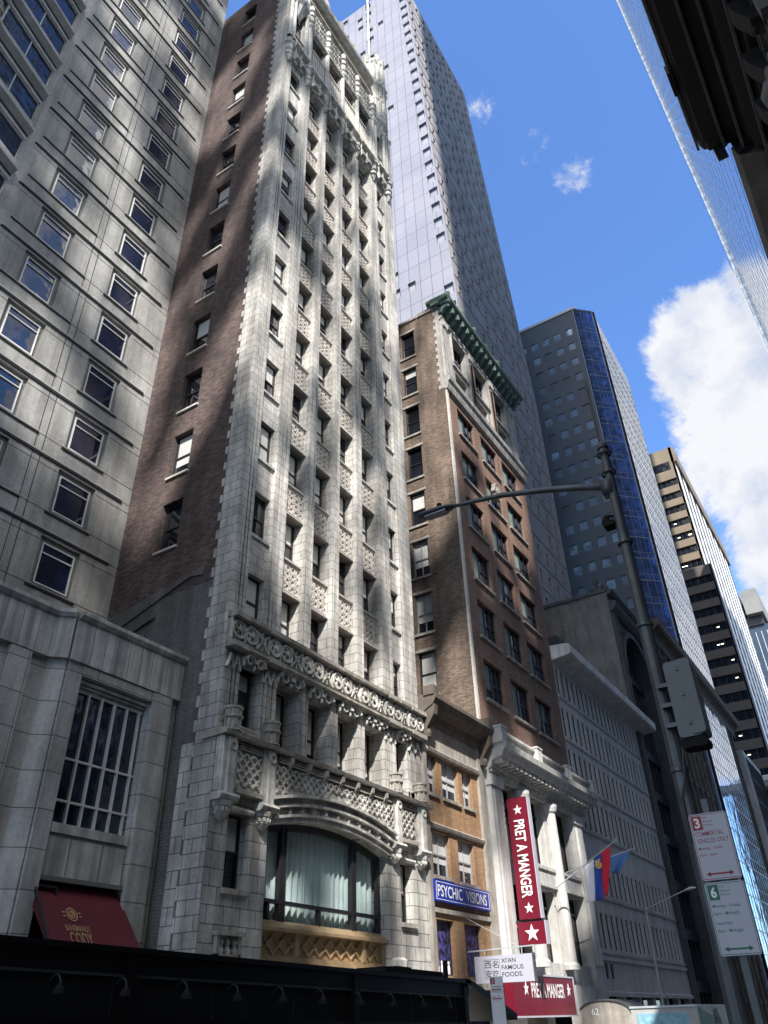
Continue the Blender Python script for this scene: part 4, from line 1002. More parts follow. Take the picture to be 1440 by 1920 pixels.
def white_tower():
    T=thing('panelled_tower','very tall tower with a pale lavender panelled face and a grey face of dark slots','skyscraper',(-24,57.8,0))
    def Xc(v): return -24-max(0,v-75)*.036
    fx=lambda u,d,v:(Xc(v)+d,u,v)             # grey face towards the street
    fy=lambda u,d,v:(Xc(v)-u,57.8-d,v)        # pale face towards the camera, u runs away from the corner
    F=3.45; ZT=166; rnd=random.Random(11)
    holes=[]; 
    for k in range(44):
        z=14+F*k
        for j in range(9):
            u=58.7+j*2.62+(.45 if k%2 else 0)
            if rnd.random()<.1 : continue
            if u+.9<82.3: holes.append((u,u+.95,z,z+1.85))
    m=MB(); wall(m,fx,57.8,82.6,0,ZT,holes,.35,extra_v=(75,)); m.build('grey_face','panel_grey',T)
    m=MB()
    for k in range(44):
        z=13.35+F*k; m.box(fx,57.9,82.5,0,.06,z,z+.1)
    m.build('floor_joint','panel_grey',T)
    wm=win_mesh(.93,1.8,'glass_deep')
    many(T,near([fx(h[0]+.01,-.3,h[2]+.02) for h in holes]),wm,A90,60)
    # folded reveals: one light cheek beside every slot
    m=MB()
    for h in holes: m.ext(fx,[(h[0]-.25,h[2]-.1),(h[0],h[2]),(h[0],h[3]),(h[0]-.25,h[3]+.15)],0,.10)
    o=m.build('window_cheeks','panel_grey',T); o['kind']='stuff'
    holes=[]
    for k in range(46):
        z=10+F*k
        holes.append((.25,1.55,z,z+2.0))
        if k<26: pass
        for u in (7.6,9.6,5.3,12.9,15.1,17.6):
            p={7.6:.42,9.6:.35,5.3:.12,12.9:.3,15.1:.25,17.6:.9}[u]
            if rnd.random()<p and not (84<z<92): holes.append((u,u+1.15,z+.5,z+2.3))
    holes=[h for h in holes if not(76.5<h[2]<83 and h[0]<1)]
    m=MB(); wall(m,fy,0,19.7,0,ZT+2.5,holes,.4,extra_v=(75,)); m.build('pale_face','panel_white',T)
    wm=win_mesh(1.12,1.75,'panel_white','window'); wm2=win_mesh(1.28,1.95,'glass_dark','window')
    many(T,near([fy(h[1]-.01,-.34,h[2]+.02) for h in holes if h[0]<1]),win_mesh(1.28,1.95,'pane_lavender','window'),0,40)
    many(T,near([fy(h[1]-.01,-.34,h[2]+.02) for h in holes if h[0]>1]),win_mesh(1.12,1.75,'frame_grey','window'),0,40)
    m=MB(); p=[fy(11.3-max(0,z-75)*.036+.0,.35,z) for z in (20,75,120,169)]; m.tube(p,.22,8); m.build('pipe','frame_white',T)
    m=MB()
    for z in (120,134,144,152,160,167): q=fy(11.3-max(0,z-75)*.036,.2,z); m.box(lambda u,d,v:(q[0]+u,q[1]-d,q[2]+v),-.45,.3,-.2,.3,-.07,.07)
    m.build('pipe_bracket','metal_grey',T)
    m=MB(); m.poly([fx(57.8,0,ZT),fx(82.6,0,ZT),(-43.7,82.6,ZT),(-43.7,57.8,ZT)]); m.box(FX(0),58.5,82.5,-43.7,-28.2,0,ZT); m.poly([(-24,82.6,0),(-24,82.6,75),(Xc(ZT),82.6,ZT),(-43.7,82.6,ZT),(-43.7,82.6,0)])
    m.build('core','panel_grey',T)
white_tower()

def grey_office():
    T=thing('grey_office_building','blue grey office block with rows of narrow slot windows under a pale ledge','office building',(-15,44.6,0))
    f=FX(-15); y0,y1=44.75,61.9
    rows=[(19.9,17.75),(17.2,15.1),(14.5,12.2),(11.7,9.55),(8.95,7.55+.0),(6.35,4.75)]
    rows=[(20.35,18.6),(17.75,15.9),(15.15,13.35),(12.6,10.8),(8.95,7.4),(6.4,4.7)]
    holes=[]; n=19; w=(y1-y0)/n
    for t,b in rows:
        for i in range(n): holes.append((y0+.16+i*w,y0+.16+i*w+.46,b,t))
    for i in range(2): holes.append((45.3+i*.9,45.85+i*.9,3.3,4.0))
    m=MB(); wall(m,f,y0-.1,62.3,2.55,21.4,holes,.09); m.build('wall','grey_office',T)
    m=MB()
    for (t,b) in rows:
        m.prism(f,[(0,b-.30),(.08,b-.28),(.10,b-.18),(0,b-.14)],y0,62.2)
        for i in range(n): m.box(f,y0+.12+i*w,y0+.66+i*w,0,.04,b-.1,b-.01)
    m.prism(f,[(0,4.1),(.1,4.12),(.1,4.3),(0,4.32)],y0,62.2); m.prism(f,[(0,2.5),(.14,2.52),(.14,2.7),(0,2.75)],y0,62.2)
    m.build('moulding','grey_office',T)
    items=[f(h[0]+.01,-.32,h[2]+.01) for h in holes]
    me={}
    for h in holes:
        k=round(h[3]-h[2],2)
        if k not in me:
            q=MB(); hh=h[3]-h[2]-.02; q.box(LOC,0,.44,-.02,.0,0,hh); me[k]=q.mesh('window'); me[k].materials.append(M['joint_black'])  # matt black panes stand for the dark inside of deep slots
        o=bpy.data.objects.new('window',me[k]); COL.objects.link(o); o.parent=T; o.location=Vector(f(h[0]+.01,-.07,h[2]+.01))-WL[T.name]; o.rotation_euler=(0,0,A90)
    m=MB(); m.prism(f,[(0,20.7),(.3,20.75),(1.15,20.85),(1.3,20.95),(1.3,21.5),(1.1,21.6),(-.3,21.7),(-.3,20.7)],y0-.2,63.9); m.build('cornice','grey_office_trim',T)
    m=MB(); m.box(f,y0,63.6,-.4,.5,21.6,22.4)
    for i in range(26): m.box(f,y0+.3+i*.72,y0+.6+i*.72,.5,.6,21.7,22.3)
    m.build('parapet','dark_stone',T)
    m=MB(); m.box(f,y0,62.2,-13,-.4,2.6,21.8); m.build('core','grey_office',T)
    m=MB(); m.box(f,y0,62.2,-1.2,-1.0,0,2.6); m.build('shopfront','glass_deep',T)
    m=MB()
    for i in range(7): m.mark(); m.box(f,y0+i*2.8,y0+i*2.8+.4,-.4,.0,0,2.55)
    m.build('column','grey_office',T)
grey_office()

def arch_building():
    T=thing('arched_building','dark stone building with a bare brick party wall and a tall arched bay','building',(-15,62.3,0))
    f=FX(-15); y0,y1=62.35,77.8; ZT=33.4
    cu,hw=68.0,4.2
    m=MB(); m.quad(f(y0,0,0),f(cu-hw,0,0),f(cu-hw,0,ZT),f(y0,0,ZT)); m.quad(f(cu+hw,0,0),f(y1,0,0),f(y1,0,ZT),f(cu+hw,0,ZT))
    A=[(cu+hw*math.cos(math.pi-i*math.pi/16),26.5+hw*math.sin(math.pi-i*math.pi/16)) for i in range(17)]
    for i in range(16):
        a,b=A[i],A[i+1]; m.quad(f(a[0],0,a[1]),f(b[0],0,b[1]),f(b[0],0,ZT),f(a[0],0,ZT)); m.quad(f(a[0],0,a[1]),f(b[0],0,b[1]),f(b[0],-1.2,b[1]),f(a[0],-1.2,a[1]))
    for u in (cu-hw,cu+hw): m.quad(f(u,0,0),f(u,-1.2,0),f(u,-1.2,26.5),f(u,0,26.5))
    m.build('wall','dark_stone',T)
    m=MB()
    for i in range(16):
        a0=math.pi-i*math.pi/16; a1=math.pi-(i+1)*math.pi/16
        m.ext(f,[(cu+hw*math.cos(a0),26.5+hw*math.sin(a0)),(cu+hw*math.cos(a1),26.5+hw*math.sin(a1)),(cu+(hw+.5)*math.cos(a1),26.5+(hw+.5)*math.sin(a1)),(cu+(hw+.5)*math.cos(a0),26.5+(hw+.5)*math.sin(a0))],0,.25)
    for u in (y0+.1,y0+.6,cu-hw-.45,cu+hw+.1,cu+hw+.6,y1-.6): m.box(f,u,u+.28,0,.22,0,31.5)
    m.prism(f,[(0,31.4),(.3,31.5),(.6,31.9),(.7,32.3),(0,32.5)],y0-.1,y1)
    m.prism(f,[(0,33.0),(.4,33.2),(.6,33.5),(0,33.7)],y0-.1,y1); m.build('moulding','dark_stone',T)
    m=MB(); m.box(f,cu-hw,cu+hw,-1.3,-1.2,0,31); m.build('window','glass_deep',T)
    m=MB()
    for i in range(7): u=cu-hw+i*hw*2/6; m.box(f,u-.12,u+.12,-1.2,-.9,0,30 if 0<i<6 else 26)
    for k in range(8): m.box(f,cu-hw,cu+hw,-1.2,-.8,3+k*3.4,3.7+k*3.4)
    m.build('mullion','soffit_dark',T)
    hs=[]
    m=MB(); fs=FY(y0); wall(m,fs,-26,-15,0,ZT,[],.1); m.build('party_wall','brick_painted',T)
    m=MB(); m.box(fs,-26,-14.9,-.4,.12,ZT,ZT+.3); m.build('coping','dark_stone',T)
    m=MB(); m.box(f,y0+.05,y1,-11,-1.4,0,ZT); m.build('core','dark_stone',T)
    m=MB(); 
    for (x,h) in ((-15.4,1.5),(-15.9,2.2),(-16.3,1.2),(-15.1,1.0)): m.mark(); m.lathe((x,62.9,33.4),[(.22,0),(.28,h*.2),(.16,h*.35),(.26,h*.6),(.12,h*.85),(0,h)],7)
    m.build('chimney','dark_stone',T)
arch_building()

def long_cornice():
    T=thing('long_corniced_building','long dark building with a toothed projecting cornice below the blue glass tower','building',(-15,78,0))
    f=FX(-15.4); y0,y1=77.9,119.5; ZT=36.2
    holes=[(79.2+i*2.3,80.5+i*2.3,3+3.7*k,5.6+3.7*k) for i in range(17) for k in range(9)]
    m=MB(); wall(m,f,y0,y1,0,ZT,holes,.5); m.build('wall','dark_stone_warm',T)
    me={}
    q=win_mesh(1.28,2.55,'glass_deep'); many(T,near([f(h[0]+.01,-.46,h[2]+.02) for h in holes]),q,A90,60)
    m=MB(); m.prism(f,[(0,34.6),(.4,34.8),(.5,35.4),(1.2,36.0),(1.4,36.2),(1.45,36.8),(0,37.0)],y0,y1+.3); m.build('cornice','dark_stone_warm',T)
    m=MB()
    for i in range(64): m.mark(); u=y0+.1+i*.65; m.prism(f,[(.2,35.3),(.6,35.5),(1.25,35.95),(.2,35.95)],u,u+.3); m.lathe(f(u+.15,1.3,36.75),[(.16,0),(.2,.15),(.02,.55)],5)
    m.build('bracket','tile_roof',T)
    m=MB(); 
    for i in range(18): m.mark(); u=78.3+i*2.3; m.box(f,u,u+.4,0,.3,0,34.6)
    m.build('pilaster','dark_stone_warm',T); m=MB()
    for k in range(9): m.mark(); m.box(f,y0,y1,0,.14,2.3+3.7*k,2.7+3.7*k)
    m.build('floor_band','dark_stone_warm',T)
    m=MB(); m.box(f,y0,y1,-16,-.6,0,ZT); m.build('core','dark_stone',T)
long_cornice()

def blue_tower():
    T=thing('blue_glass_tower','tower with dark square-windowed face, deep blue glass edge and pale mirrored side','skyscraper',(-15,93.5,0))
    ZT=100; P1=(-17.5,91.2); P2=(-15,93.6)
    # stone face
    fs=FY(91.2); holes=[]; F=3.32; rnd=random.Random(5)
    for k in range(26):
        z=94.7-F*k
        for j in range(9): x=-19.6-j*2.02; holes.append((x,x+1.15,z,z+1.5))
    m=MB(); wall(m,fs,-38,P1[0],0,ZT,holes,.18); m.build('stone_face','blue_stone',T)
    A=win_mesh(1.13,1.48,'glass_dim_blue'); B=win_mesh(1.13,1.48,'glass_lit_blue'); D_=win_mesh(1.13,1.48,'glass_dim_blue'); C_=win_mesh(1.13,1.48,'blue_stone')
    pa,pb,pc=[],[],[]
    for h in holes:
        z=h[2]; r=rnd.random(); p=fs(h[0]+.01,-.14,z+.01)
        if z>94 : (pb if h[0]>-30 else pa).append(p)
        elif z<56: (pb if r<.5 else pc if r<.6 else pa).append(p)
        elif z<72: (pb if r<.16 else pc if r<.25 else pa).append(p)
        else: (pb if r<.05 else pc if r<.25 else pa).append(p)
    many(T,pb,B,0,60); many(T,near(pa),A,0,60); 
    o=MB()
    for p in pc: o.box(lambda u,d,v:(p[0]+u,p[1]-d,p[2]+v),0,1.13,-.02,.02,0,1.48)
    oo=o.build('blank_windows','blue_stone',T); oo['kind']='stuff'
    m=MB(); m.box(fs,-38,P1[0]+.3,-.3,.15,ZT,ZT+.5); m.build('coping','metal_light',T)
    m=MB(); m.box(fs,P1[0]-.9,P1[0]-.55,0,.10,38,84); m.build('duct','dark_stone_warm',T)
    # chamfered blue edge
    fc=FD(P1,P2); Ln=fc.length
    m=MB(); m.box(fc,0,Ln,-.2,0,0,ZT-.3); m.build('chamfer_glass','glass_blue',T)
    m=MB()
    for k in range(29): z=2+F*k; m.box(fc,0,Ln,0,.03,z,z+.10); m.box(fc,0,Ln,0,.02,z+.95,z+1.0)
    for u in (Ln*.33,Ln*.66): m.box(fc,u-.02,u+.02,0,.03,0,ZT-.3)
    m.build('mullion','frame_grey',T)
    m=MB(); m.box(fc,-.10,.06,-.1,.15,0,ZT); m.box(fc,Ln-.12,Ln+.25,-.1,.12,0,ZT); m.build('edge_fin','black_paint',T)
    m=MB(); m.box(fc,Ln-.22,Ln-.14,0,.16,0,ZT); m.box(fc,-.16,-.10,0,.14,0,ZT); m.build('edge_strip','metal_light',T)
    m=MB(); m.box(fc,0,Ln,-.2,.05,ZT-.3,ZT+.2); m.build('coping','metal_grey',T)
    # mirrored street face
    f=FX(-15); m=MB(); m.box(f,93.9,112.9,-.2,0,0,ZT); m.build('street_glass','glass_pale',T)
    m=MB()
    for k in range(29): m.box(f,93.9,112.9,0,.03,2+F*k,2.1+F*k); m.box(f,93.9,112.9,0,.02,3.2+F*k,3.26+F*k)
    for i in range(14): m.box(f,94+i*1.45,94.06+i*1.45,0,.03,0,ZT)
    m.build('mullion','metal_light',T)
    m=MB(); m.ext(lambda u,d,v:(u,v,d),[(-38,91.4),(-17.7,91.4),(-15.2,93.9),(-15.2,112.9),(-38,112.9)],0,ZT-.2); m.build('core','blue_stone',T)
blue_tower()

def striped_tower():
    T=thing('striped_tower','brown stepped tower with dark window bands and white vertical fins down its sunny side','skyscraper',(-15,149,0))
    f=FX(-15); fs=FY(149); ZT=108
    def block(x0,x1,Y,zt,n,z0,deep):
        g=FY(Y); F=3.42
        m=MB(); hs=[(x0+.0,x1-.35,z0-F*k,z0-F*k+1.75) for k in range(n)]
        wall(m,g,x0-.5,x1,0,zt,hs,.5); m.build('wall','brown_band' if Y<149 else 'tan_stone',T)
        for i,h in enumerate(hs):
            q=MB(); q.box(g,h[0],h[1],-.5,-.42,h[2],h[3]); w=q.build('window_band','glass_dark',T)
            q=MB()
            for j in range(7): x=h[0]+j*(h[1]-h[0])/7; q.box(g,x,x+.1,-.42,-.3,h[2],h[3])
            q.build('mullion','frame_dark',w)
    block(-24,-15,149,ZT,28,98.0,0)
    g=FY(149); m=MB(); m.box(g,-21.5,-16.1,-.1,.03,102.2,104.4); m.build('louvre','glass_dark',T)
    block(-24,-13.8,146,75.9,20,72.0,0)
    m=MB(); m.box(FX(-13.8),146,149,-.3,0,0,75.9); m.build('step_wall','brown_band',T)
    m=MB(); m.box(FX(-13.8),147,149,-10,-.3,0,75.8); m.box(f,149.6,206,-9,-.6,0,ZT-.2); m.build('core','brown_band',T)
    m=MB(); m.box(f,149,206,-.5,-.06,0,ZT-4); m.build('street_glass','joint_black',T)
    m=MB(); m.box(f,149,206,-.6,.45,ZT-4,ZT); m.build('parapet','tan_stone',T)
    for i in range(9):
        y=149.6+i*6.25; q=MB(); q.box(f,y,y+2.9,-.10,.0,0,ZT-4); q.build('fin','fin_white',T)
    m=MB()
    for k in range(28): m.box(f,149,206,-.06,-.045,3+k*3.42,3.5+k*3.42)
    m.build('spandrel','frame_grey',T)
    ll=bpy.data.materials.new('ceiling_lamp'); ll.use_nodes=True; b=ll.node_tree.nodes['Principled BSDF']; b.inputs['Emission Color'].default_value=(1,.85,.6,1); b.inputs['Emission Strength'].default_value=2.5
    rnd=random.Random(9)
    for i in range(24):
        k=rnd.randint(3,20); step=rnd.random()<.7; x=rnd.uniform(-19.5,-14.8 if step else -15.8); Y=146 if step else 149; z0=72 if step else 98
        if not step: k=rnd.randint(3,8)
        q=MB(); q.box(FY(Y),x,x+.5,-.41,-.38,z0-3.42*k+.9,z0-3.42*k+1.05); q.build('ceiling_light',ll,T)
    m=MB(); m.prism(FY(146),[(0,33),(1.2,33.4),(1.2,34.6),(0,35)],-24,-10); m.build('ledge','grey_office_trim',T)
striped_tower()

def far_towers():
    T=thing('capped_tower','distant tower with a pale blocky cap and thin white vertical lines','skyscraper',(-20,297,0))
    g=FY(297)
    m=MB(); m.box(g,-60,-15,-50,0,0,122.5); m.build('wall','glass_blue_dark',T)
    m=MB()
    for i in range(22): m.mark(); m.box(g,-58+i*2,-57.78+i*2,0,.25,0,120)
    m.build('fin','metal_light',T)
    m=MB(); m.box(g,-60,-16,-48,.8,122.5,126); m.build('louvre','frame_dark',T)
    m=MB(); m.box(g,-27.5,-21.6,-30,3.0,127,136.5); m.mark(); m.box(g,-20.8,-15,-30,3.5,126.2,136); m.build('cap','far_concrete',T)
    m=MB(); m.tube([(-26.5,294,136),(-26.5,294,144)],.18,6); m.build('aerial','metal_light',T)
far_towers()

def low_blocks():
    # dark blocks beyond the long cornice, below the striped tower
    T=thing('glass_fronted_block','slender grey glass fronted block beside the long corniced building','building',(-15,120,0))
    f=FX(-14.6); m=MB(); m.box(f,120.2,134,-12,0,0,33); m.build('wall','grey_office',T)
    m=MB(); m.box(f,121,133,0,.08,2,32); m.build('window','glass_mirror',T)
    m=MB()
    for i in range(9): m.box(f,121+i*1.45,121.15+i*1.45,.08,.2,2,32)
    for k in range(10): m.box(f,121,133,.08,.16,2+3*k,2.5+3*k)
    m.build('mullion','dark_stone',T)
    T=thing('ledged_block','dark building with a pale projecting ledge at the far end of the street','building',(-10,134,0))
    m=MB(); m.box(FX(-10),134.5,146,-12,0,0,31.5); m.build('wall','dark_stone_warm',T)
    m=MB(); m.prism(FY(134.5),[(0,30.2),(1.0,30.6),(1.3,31.4),(0,31.8)],-22,-7.5); m.build('ledge','grey_office_trim',T)
    m=MB()
    for k in range(8):
        for j in range(4): m.mark(); m.box(FY(134.5),-20.5+j*2.6,-18.9+j*2.6,-.0,.05,3+3.4*k,5.2+3.4*k)
    m.build('window','glass_dark',T)
low_blocks()

# ================================================================== right side of the street
def FR(a): return lambda u,d,v:(a+.0415*u-d,u,v)      # facade facing the street from the right, u = world y
def right_side():
    T=thing('ornate_corner_building','dark ornate stone building overhead with a heavy projecting cornice and arched windows','building',(2.6,0,0))
    f=FR(2.5); y0,y1=-14,14.1; ZT=21
    m=MB(); ar=[]
    for c in (-8.5,-3.2,2.1,7.4,12.1): ar.append(c)
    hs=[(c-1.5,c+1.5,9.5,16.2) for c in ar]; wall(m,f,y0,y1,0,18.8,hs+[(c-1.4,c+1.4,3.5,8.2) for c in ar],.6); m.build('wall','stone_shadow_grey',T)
    m=MB()
    for c in ar:
        m.mark()
        for r0,r1,d in ((1.5,1.75,.25),(1.75,2.0,.12)):
            for i in range(12):
                a=math.pi*i/12; b=math.pi*(i+1)/12
                m.ext(f,[(c+r0*math.cos(a),16.2+r0*math.sin(a)),(c+r0*math.cos(b),16.2+r0*math.sin(b)),(c+r1*math.cos(b),16.2+r1*math.sin(b)),(c+r1*math.cos(a),16.2+r1*math.sin(a))],0,d)
        m.lathe(f(c+2.65,.25,9),[(.35,0),(.28,.3),(.26,5.6),(.34,5.9),(.45,6.3),(.45,6.5)],10)
    m.build('arch_moulding','stone_shadow_grey',T)
    m=MB()
    for c in ar: m.mark(); m.box(f,c-1.5,c+1.5,-.6,-.5,9.5,15.2); m.mark(); m.box(f,c-1.4,c+1.4,-.6,-.5,3.5,8.2)
    m.build('window','glass_deep',T)
    m=MB()
    pr=[(0,18.4),(.3,18.5),(.32,18.75),(.45,18.8),(.47,19.1),(.72,19.2),(.74,19.45),(.9,19.5),(.92,19.75),(1.3,19.82),(1.34,19.75),(1.38,19.82),(1.78,19.9),(1.82,20.0),(1.9,20.05),(1.98,20.3),(1.98,20.9),(-.5,21),(-.5,18.4)]
    pr=[(d*.88,v) for d,v in pr]; m.prism(f,pr,y0,13.6); m.prism(f,[(d-.06,v+.02) for d,v in pr],13.6,13.95)
    m.build('cornice','soffit_dark',T)
    m=MB()
    for d,v in ((1.74,20.1),(1.19,19.72),(.83,19.42),(.44,18.74),(.1,18.2),(.1,17.9)): m.box(f,y0,13.9,d-.04,d+.02,v-.03,v+.06)
    m.build('cornice_moulding','stone_shadow_grey',T)
    m=MB()
    for i in range(24): m.mark(); u=-13.6+i*1.18; m.prism(f,[(.05,17.5),(.25,17.6),(.42,18.1),(.46,18.45),(.05,18.45)],u-.2,u+.2); m.lathe(f(u,.25,17.3),[(.02,0),(.07,.06),(.09,.15),(.04,.25)],8)
    m.mark(); m.box(f,11.45,12.1,1.74,1.81,19.95,20.3)
    for dd,w in ((.35,.22),(.85,.16),(1.3,.12)): m.mark(); m.prism(lambda u,d,v:f(13.95+d,u,v),[(0,19.4),(.08,19.45),(.14,19.7),(.16,20.1),(0,20.1)],dd-w,dd+w)
    m.build('bracket','soffit_dark',T)
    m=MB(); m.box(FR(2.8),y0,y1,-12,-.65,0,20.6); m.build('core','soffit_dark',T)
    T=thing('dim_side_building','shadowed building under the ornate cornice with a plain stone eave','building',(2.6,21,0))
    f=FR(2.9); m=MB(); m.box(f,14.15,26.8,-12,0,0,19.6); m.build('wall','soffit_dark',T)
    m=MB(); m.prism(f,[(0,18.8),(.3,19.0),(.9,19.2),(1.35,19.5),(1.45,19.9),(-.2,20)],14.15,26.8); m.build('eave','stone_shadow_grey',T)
    m=MB()
    for i in range(4):
        for k in range(4): m.mark(); m.box(f,15+i*3,16.6+i*3,.0,.05,3+4*k,5.8+4*k)
    m.build('window','glass_deep',T)
    # mirrored glass tower
    T=thing('mirror_glass_tower','soaring mirrored glass tower with fine mullions on the right, reflecting blue sky','skyscraper',(3,60,0))
    f=FR(3.0); y0,y1,ZT=27.2,99,212
    m=MB(); m.box(f,y0,y1-5,-.2,0,0,ZT); m.build('street_glass','glass_mirror',T)
    m=MB(); m.box(f,y1-9,y1,-.2,.35,0,ZT); m.build('end_bay','glass_mirror',T)
    m=MB(); u=y0
    while u<y1-9: m.box(f,u,u+.16,0,.012,0,ZT); u+=2.4
    m.build('mullion','metal_light',T)
    m=MB()
    for k in range(60): m.box(f,y0,y1-9,0,.008,2+3.5*k,2.14+3.5*k); m.box(f,y1-9,y1,.35,.352,2+3.5*k,2.08+3.5*k)
    m.build('floor_band','metal_light',T)
    m=MB(); m.box(f,y0,y1,-12,-.2,0,ZT-.2); m.build('core','metal_grey',T)
    T=thing('far_side_block','plain block hidden behind the mirrored tower','building',(14,120,0))
    m=MB(); m.box(FX(16),106,146,-3,14,0,124); m.build('wall','grey_office',T)  # added out of view to keep sun off the striped tower's lower part
right_side()

def sun_mask_building():
    """openwork block across the street: the sun reaches the facades only through its gaps"""
    T=thing('openwork_block','tall block with an openwork screen front, across the street','building',(42,-50,0))
    rnd=random.Random(21); tab={}
    def h(i,j):
        k=(i,j)
        if k not in tab: tab[k]=rnd.random()
        return tab[k]
    def vn(x,y):
        i,j=math.floor(x),math.floor(y); fx,fy=x-i,y-j; fx=fx*fx*(3-2*fx); fy=fy*fy*(3-2*fy)
        return (h(i,j)*(1-fx)+h(i+1,j)*fx)*(1-fy)+(h(i,j+1)*(1-fx)+h(i+1,j+1)*fx)*fy
    def sm(a,b,x): t=max(0,min(1,(x-a)/(b-a))); return t*t*(3-2*t)
    def open_amount(y,z):
        if y<-15.6: return .43*sm(60,68,z)+.12*sm(-22,-17,y)*sm(60,68,z)                     # brick wall + hotel
        if y<-13.2: return .30*sm(49,60,z)+.25*sm(60,70,z)
        if y<-3.6:                                             # gothic front
            return .64+.28*sm(-11,-6,y)*(1-sm(50,54,z))-.45*(1-sm(-13,-10,y))*(1-sm(43.5,47,z))
        if y<2.0: return .48+.1*sm(0,1,y)
        if y<14.4: return .50+.35*(1-sm(52,54,z))*(1-sm(7,11,y))
        return 0
    C=.62; t=.25; m=MB(); DY,DZ=-44.5,58.3
    y=-36.0
    while y<34:
        z=21.0
        while z<125:
            yy,zz=y+C/2,z+C/2
            s=yy*.36+zz*.10; q=zz*.19-yy*.08
            n=.55*vn(s,q)+.45*vn(s*2.1+9,q*2.1+5)
            n=(n-.5)*2.0+.5; oa=open_amount(yy,zz)
            if n>oa or oa<=.01: m.box(FX(42),y+DY,y+DY+C,0,t,z+DZ,z+DZ+C)
            z+=C
        y+=C
    m.build('screen','metal_grey',T)
    m=MB(); m.box(FX(42),-36+DY,34+DY,0,12,0,21+DZ-.1); m.box(FX(42),-60+DY,-36.1+DY,0,.6,0,125+DZ); m.box(FX(42),17+DY,42+DY,0,1.5,125+DZ,300); m.build('wall','white_stone',T)  # solid parts of the sun mask, the upper one shades the grey tower face
sun_mask_building()

# ================================================================== street furniture
def street_lamp():
    T=thing('street_lamp','tall dark grey street lamp with a long curved arm reaching across the sky','street lamp',(-1.93,9.75,0))
    x,y=-1.93,9.75
    m=MB(); m.tube([(x,y,0),(x,y,3),(x,y,6.5),(x,y,8.95)],[.11,.10,.085,.062],16)
    m.lathe((x,y,0),[(.24,0),(.24,.5),(.16,.9),(.13,1.1)],12); m.lathe((x,y,8.95),[(.085,0),(.085,.06),(.05,.12),(0,.14)],12)
    for z in (8.45,8.82,7.2,5.9,4.0): m.lathe((x,y,z),[(.1,0),(.115,.01),(.115,.05),(.1,.06)],14)
    m.build('pole','metal_grey',T,smooth=False)
    m=MB(); m.tube([(x,y,8.22),(-2.45,y,8.42),(-2.95,y,8.58),(-3.67,y,8.77),(-4.24,y,8.86),(-4.6,y,8.90)],[.055,.055,.052,.045,.036,.03],12); m.box(FY(y),x-.14,x+.02,-.1,.1,8.1,8.34); m.build('arm','metal_grey',T,smooth=True)
    m=MB(); g=FY(y)
    prof=[(-.06,8.90),(-.1,8.86),(-.11,8.82),(.11,8.82),(.1,8.86),(.06,8.93),(-.06,8.93)]
    n=len(m.v); secs=[(-4.55,.05,.03),(-4.62,.085,.05),(-4.8,.13,.07),(-5.05,.14,.07),(-5.18,.12,.05),(-5.22,.07,.02)]
    k=10
    for sx,w,hh in secs:
        for j in range(k): a=2*math.pi*j/k; m.v.append((sx,y+w*math.cos(a),8.90+hh*math.sin(a)*(1 if math.sin(a)>0 else .6)))
    for i in range(len(secs)-1):
        for j in range(k): m.f.append((n+i*k+j,n+i*k+(j+1)%k,n+(i+1)*k+(j+1)%k,n+(i+1)*k+j))
    m.f.append(tuple(n+j for j in range(k))); m.f.append(tuple(n+(len(secs)-1)*k+j for j in range(k)))
    m.build('lamp_head','metal_grey',T,smooth=True)
    m=MB(); m.lathe((-4.84,y,8.96),[(.03,0),(.03,.03),(.045,.035),(.045,.09),(.03,.10),(0,.10)],10); m.build('photocell','black_matt',T)
    m=MB(); m.box(g,-5.1,-4.7,-.08,.08,8.84,8.862); m.build('lens','sign_grey',T)
    m=MB(); m.box(g,-2.16,-2.0,-.09,.09,7.55,7.63); m.lathe((-2.12,y,7.56),[(.0,0),(.06,.03),(.075,.1),(.05,.16),(.03,.2)],9); m.bar((-2.1,y,7.75),(x,y,7.7),.04); m.build('sensor','black_matt',T)
street_lamp()
def pole_box():
    T=thing('equipment_box','large grey equipment cabinet clamped to the dark street lamp pole','equipment box',(-1.62,9.6,4.2))
    m=MB(); g=lambda u,d,v:(u,9.62-d,v)
    def rr(x0,x1,z0,z1,r): 
        o=[]
        for cx,cz,a0 in ((x1-r,z1-r,0),(x0+r,z1-r,90),(x0+r,z0+r,180),(x1-r,z0+r,270)):
            for i in range(5): a=R_(a0+i*22.5); o.append((cx+r*math.cos(a),cz+r*math.sin(a)))
        return o
    m.ext(g,rr(-1.78,-1.50,4.32,5.26,.05),-.12,.16); m.build('case','box_grey',T)
    m=MB(); m.ext(g,rr(-1.63,-1.46,4.34,5.26,.04),-.14,.185); m.build('door','box_grey',T)
    m=MB(); m.ext(g,rr(-1.79,-1.48,4.20,4.31,.04),-.1,.15); m.build('vent','black_matt',T)
    m=MB()
    for z in (4.5,4.75,5.0): m.box(g,-1.93,-1.78,-.05,.05,z,z+.05)
    m.build('clamp','metal_grey',T)
    m=MB()
    for z in (4.45,4.8,5.12): m.mark(); m.box(g,-1.635,-1.60,.185,.2,z,z+.05)
    m.build('hinge','metal_grey',T)
    m=MB(); m.tube([(-1.8,9.58,4.25),(-1.86,9.6,3.9),(-1.95,9.62,3.7),(-1.96,9.66,3.2)],.012,6); m.build('cable','iron_dark',T)
pole_box()

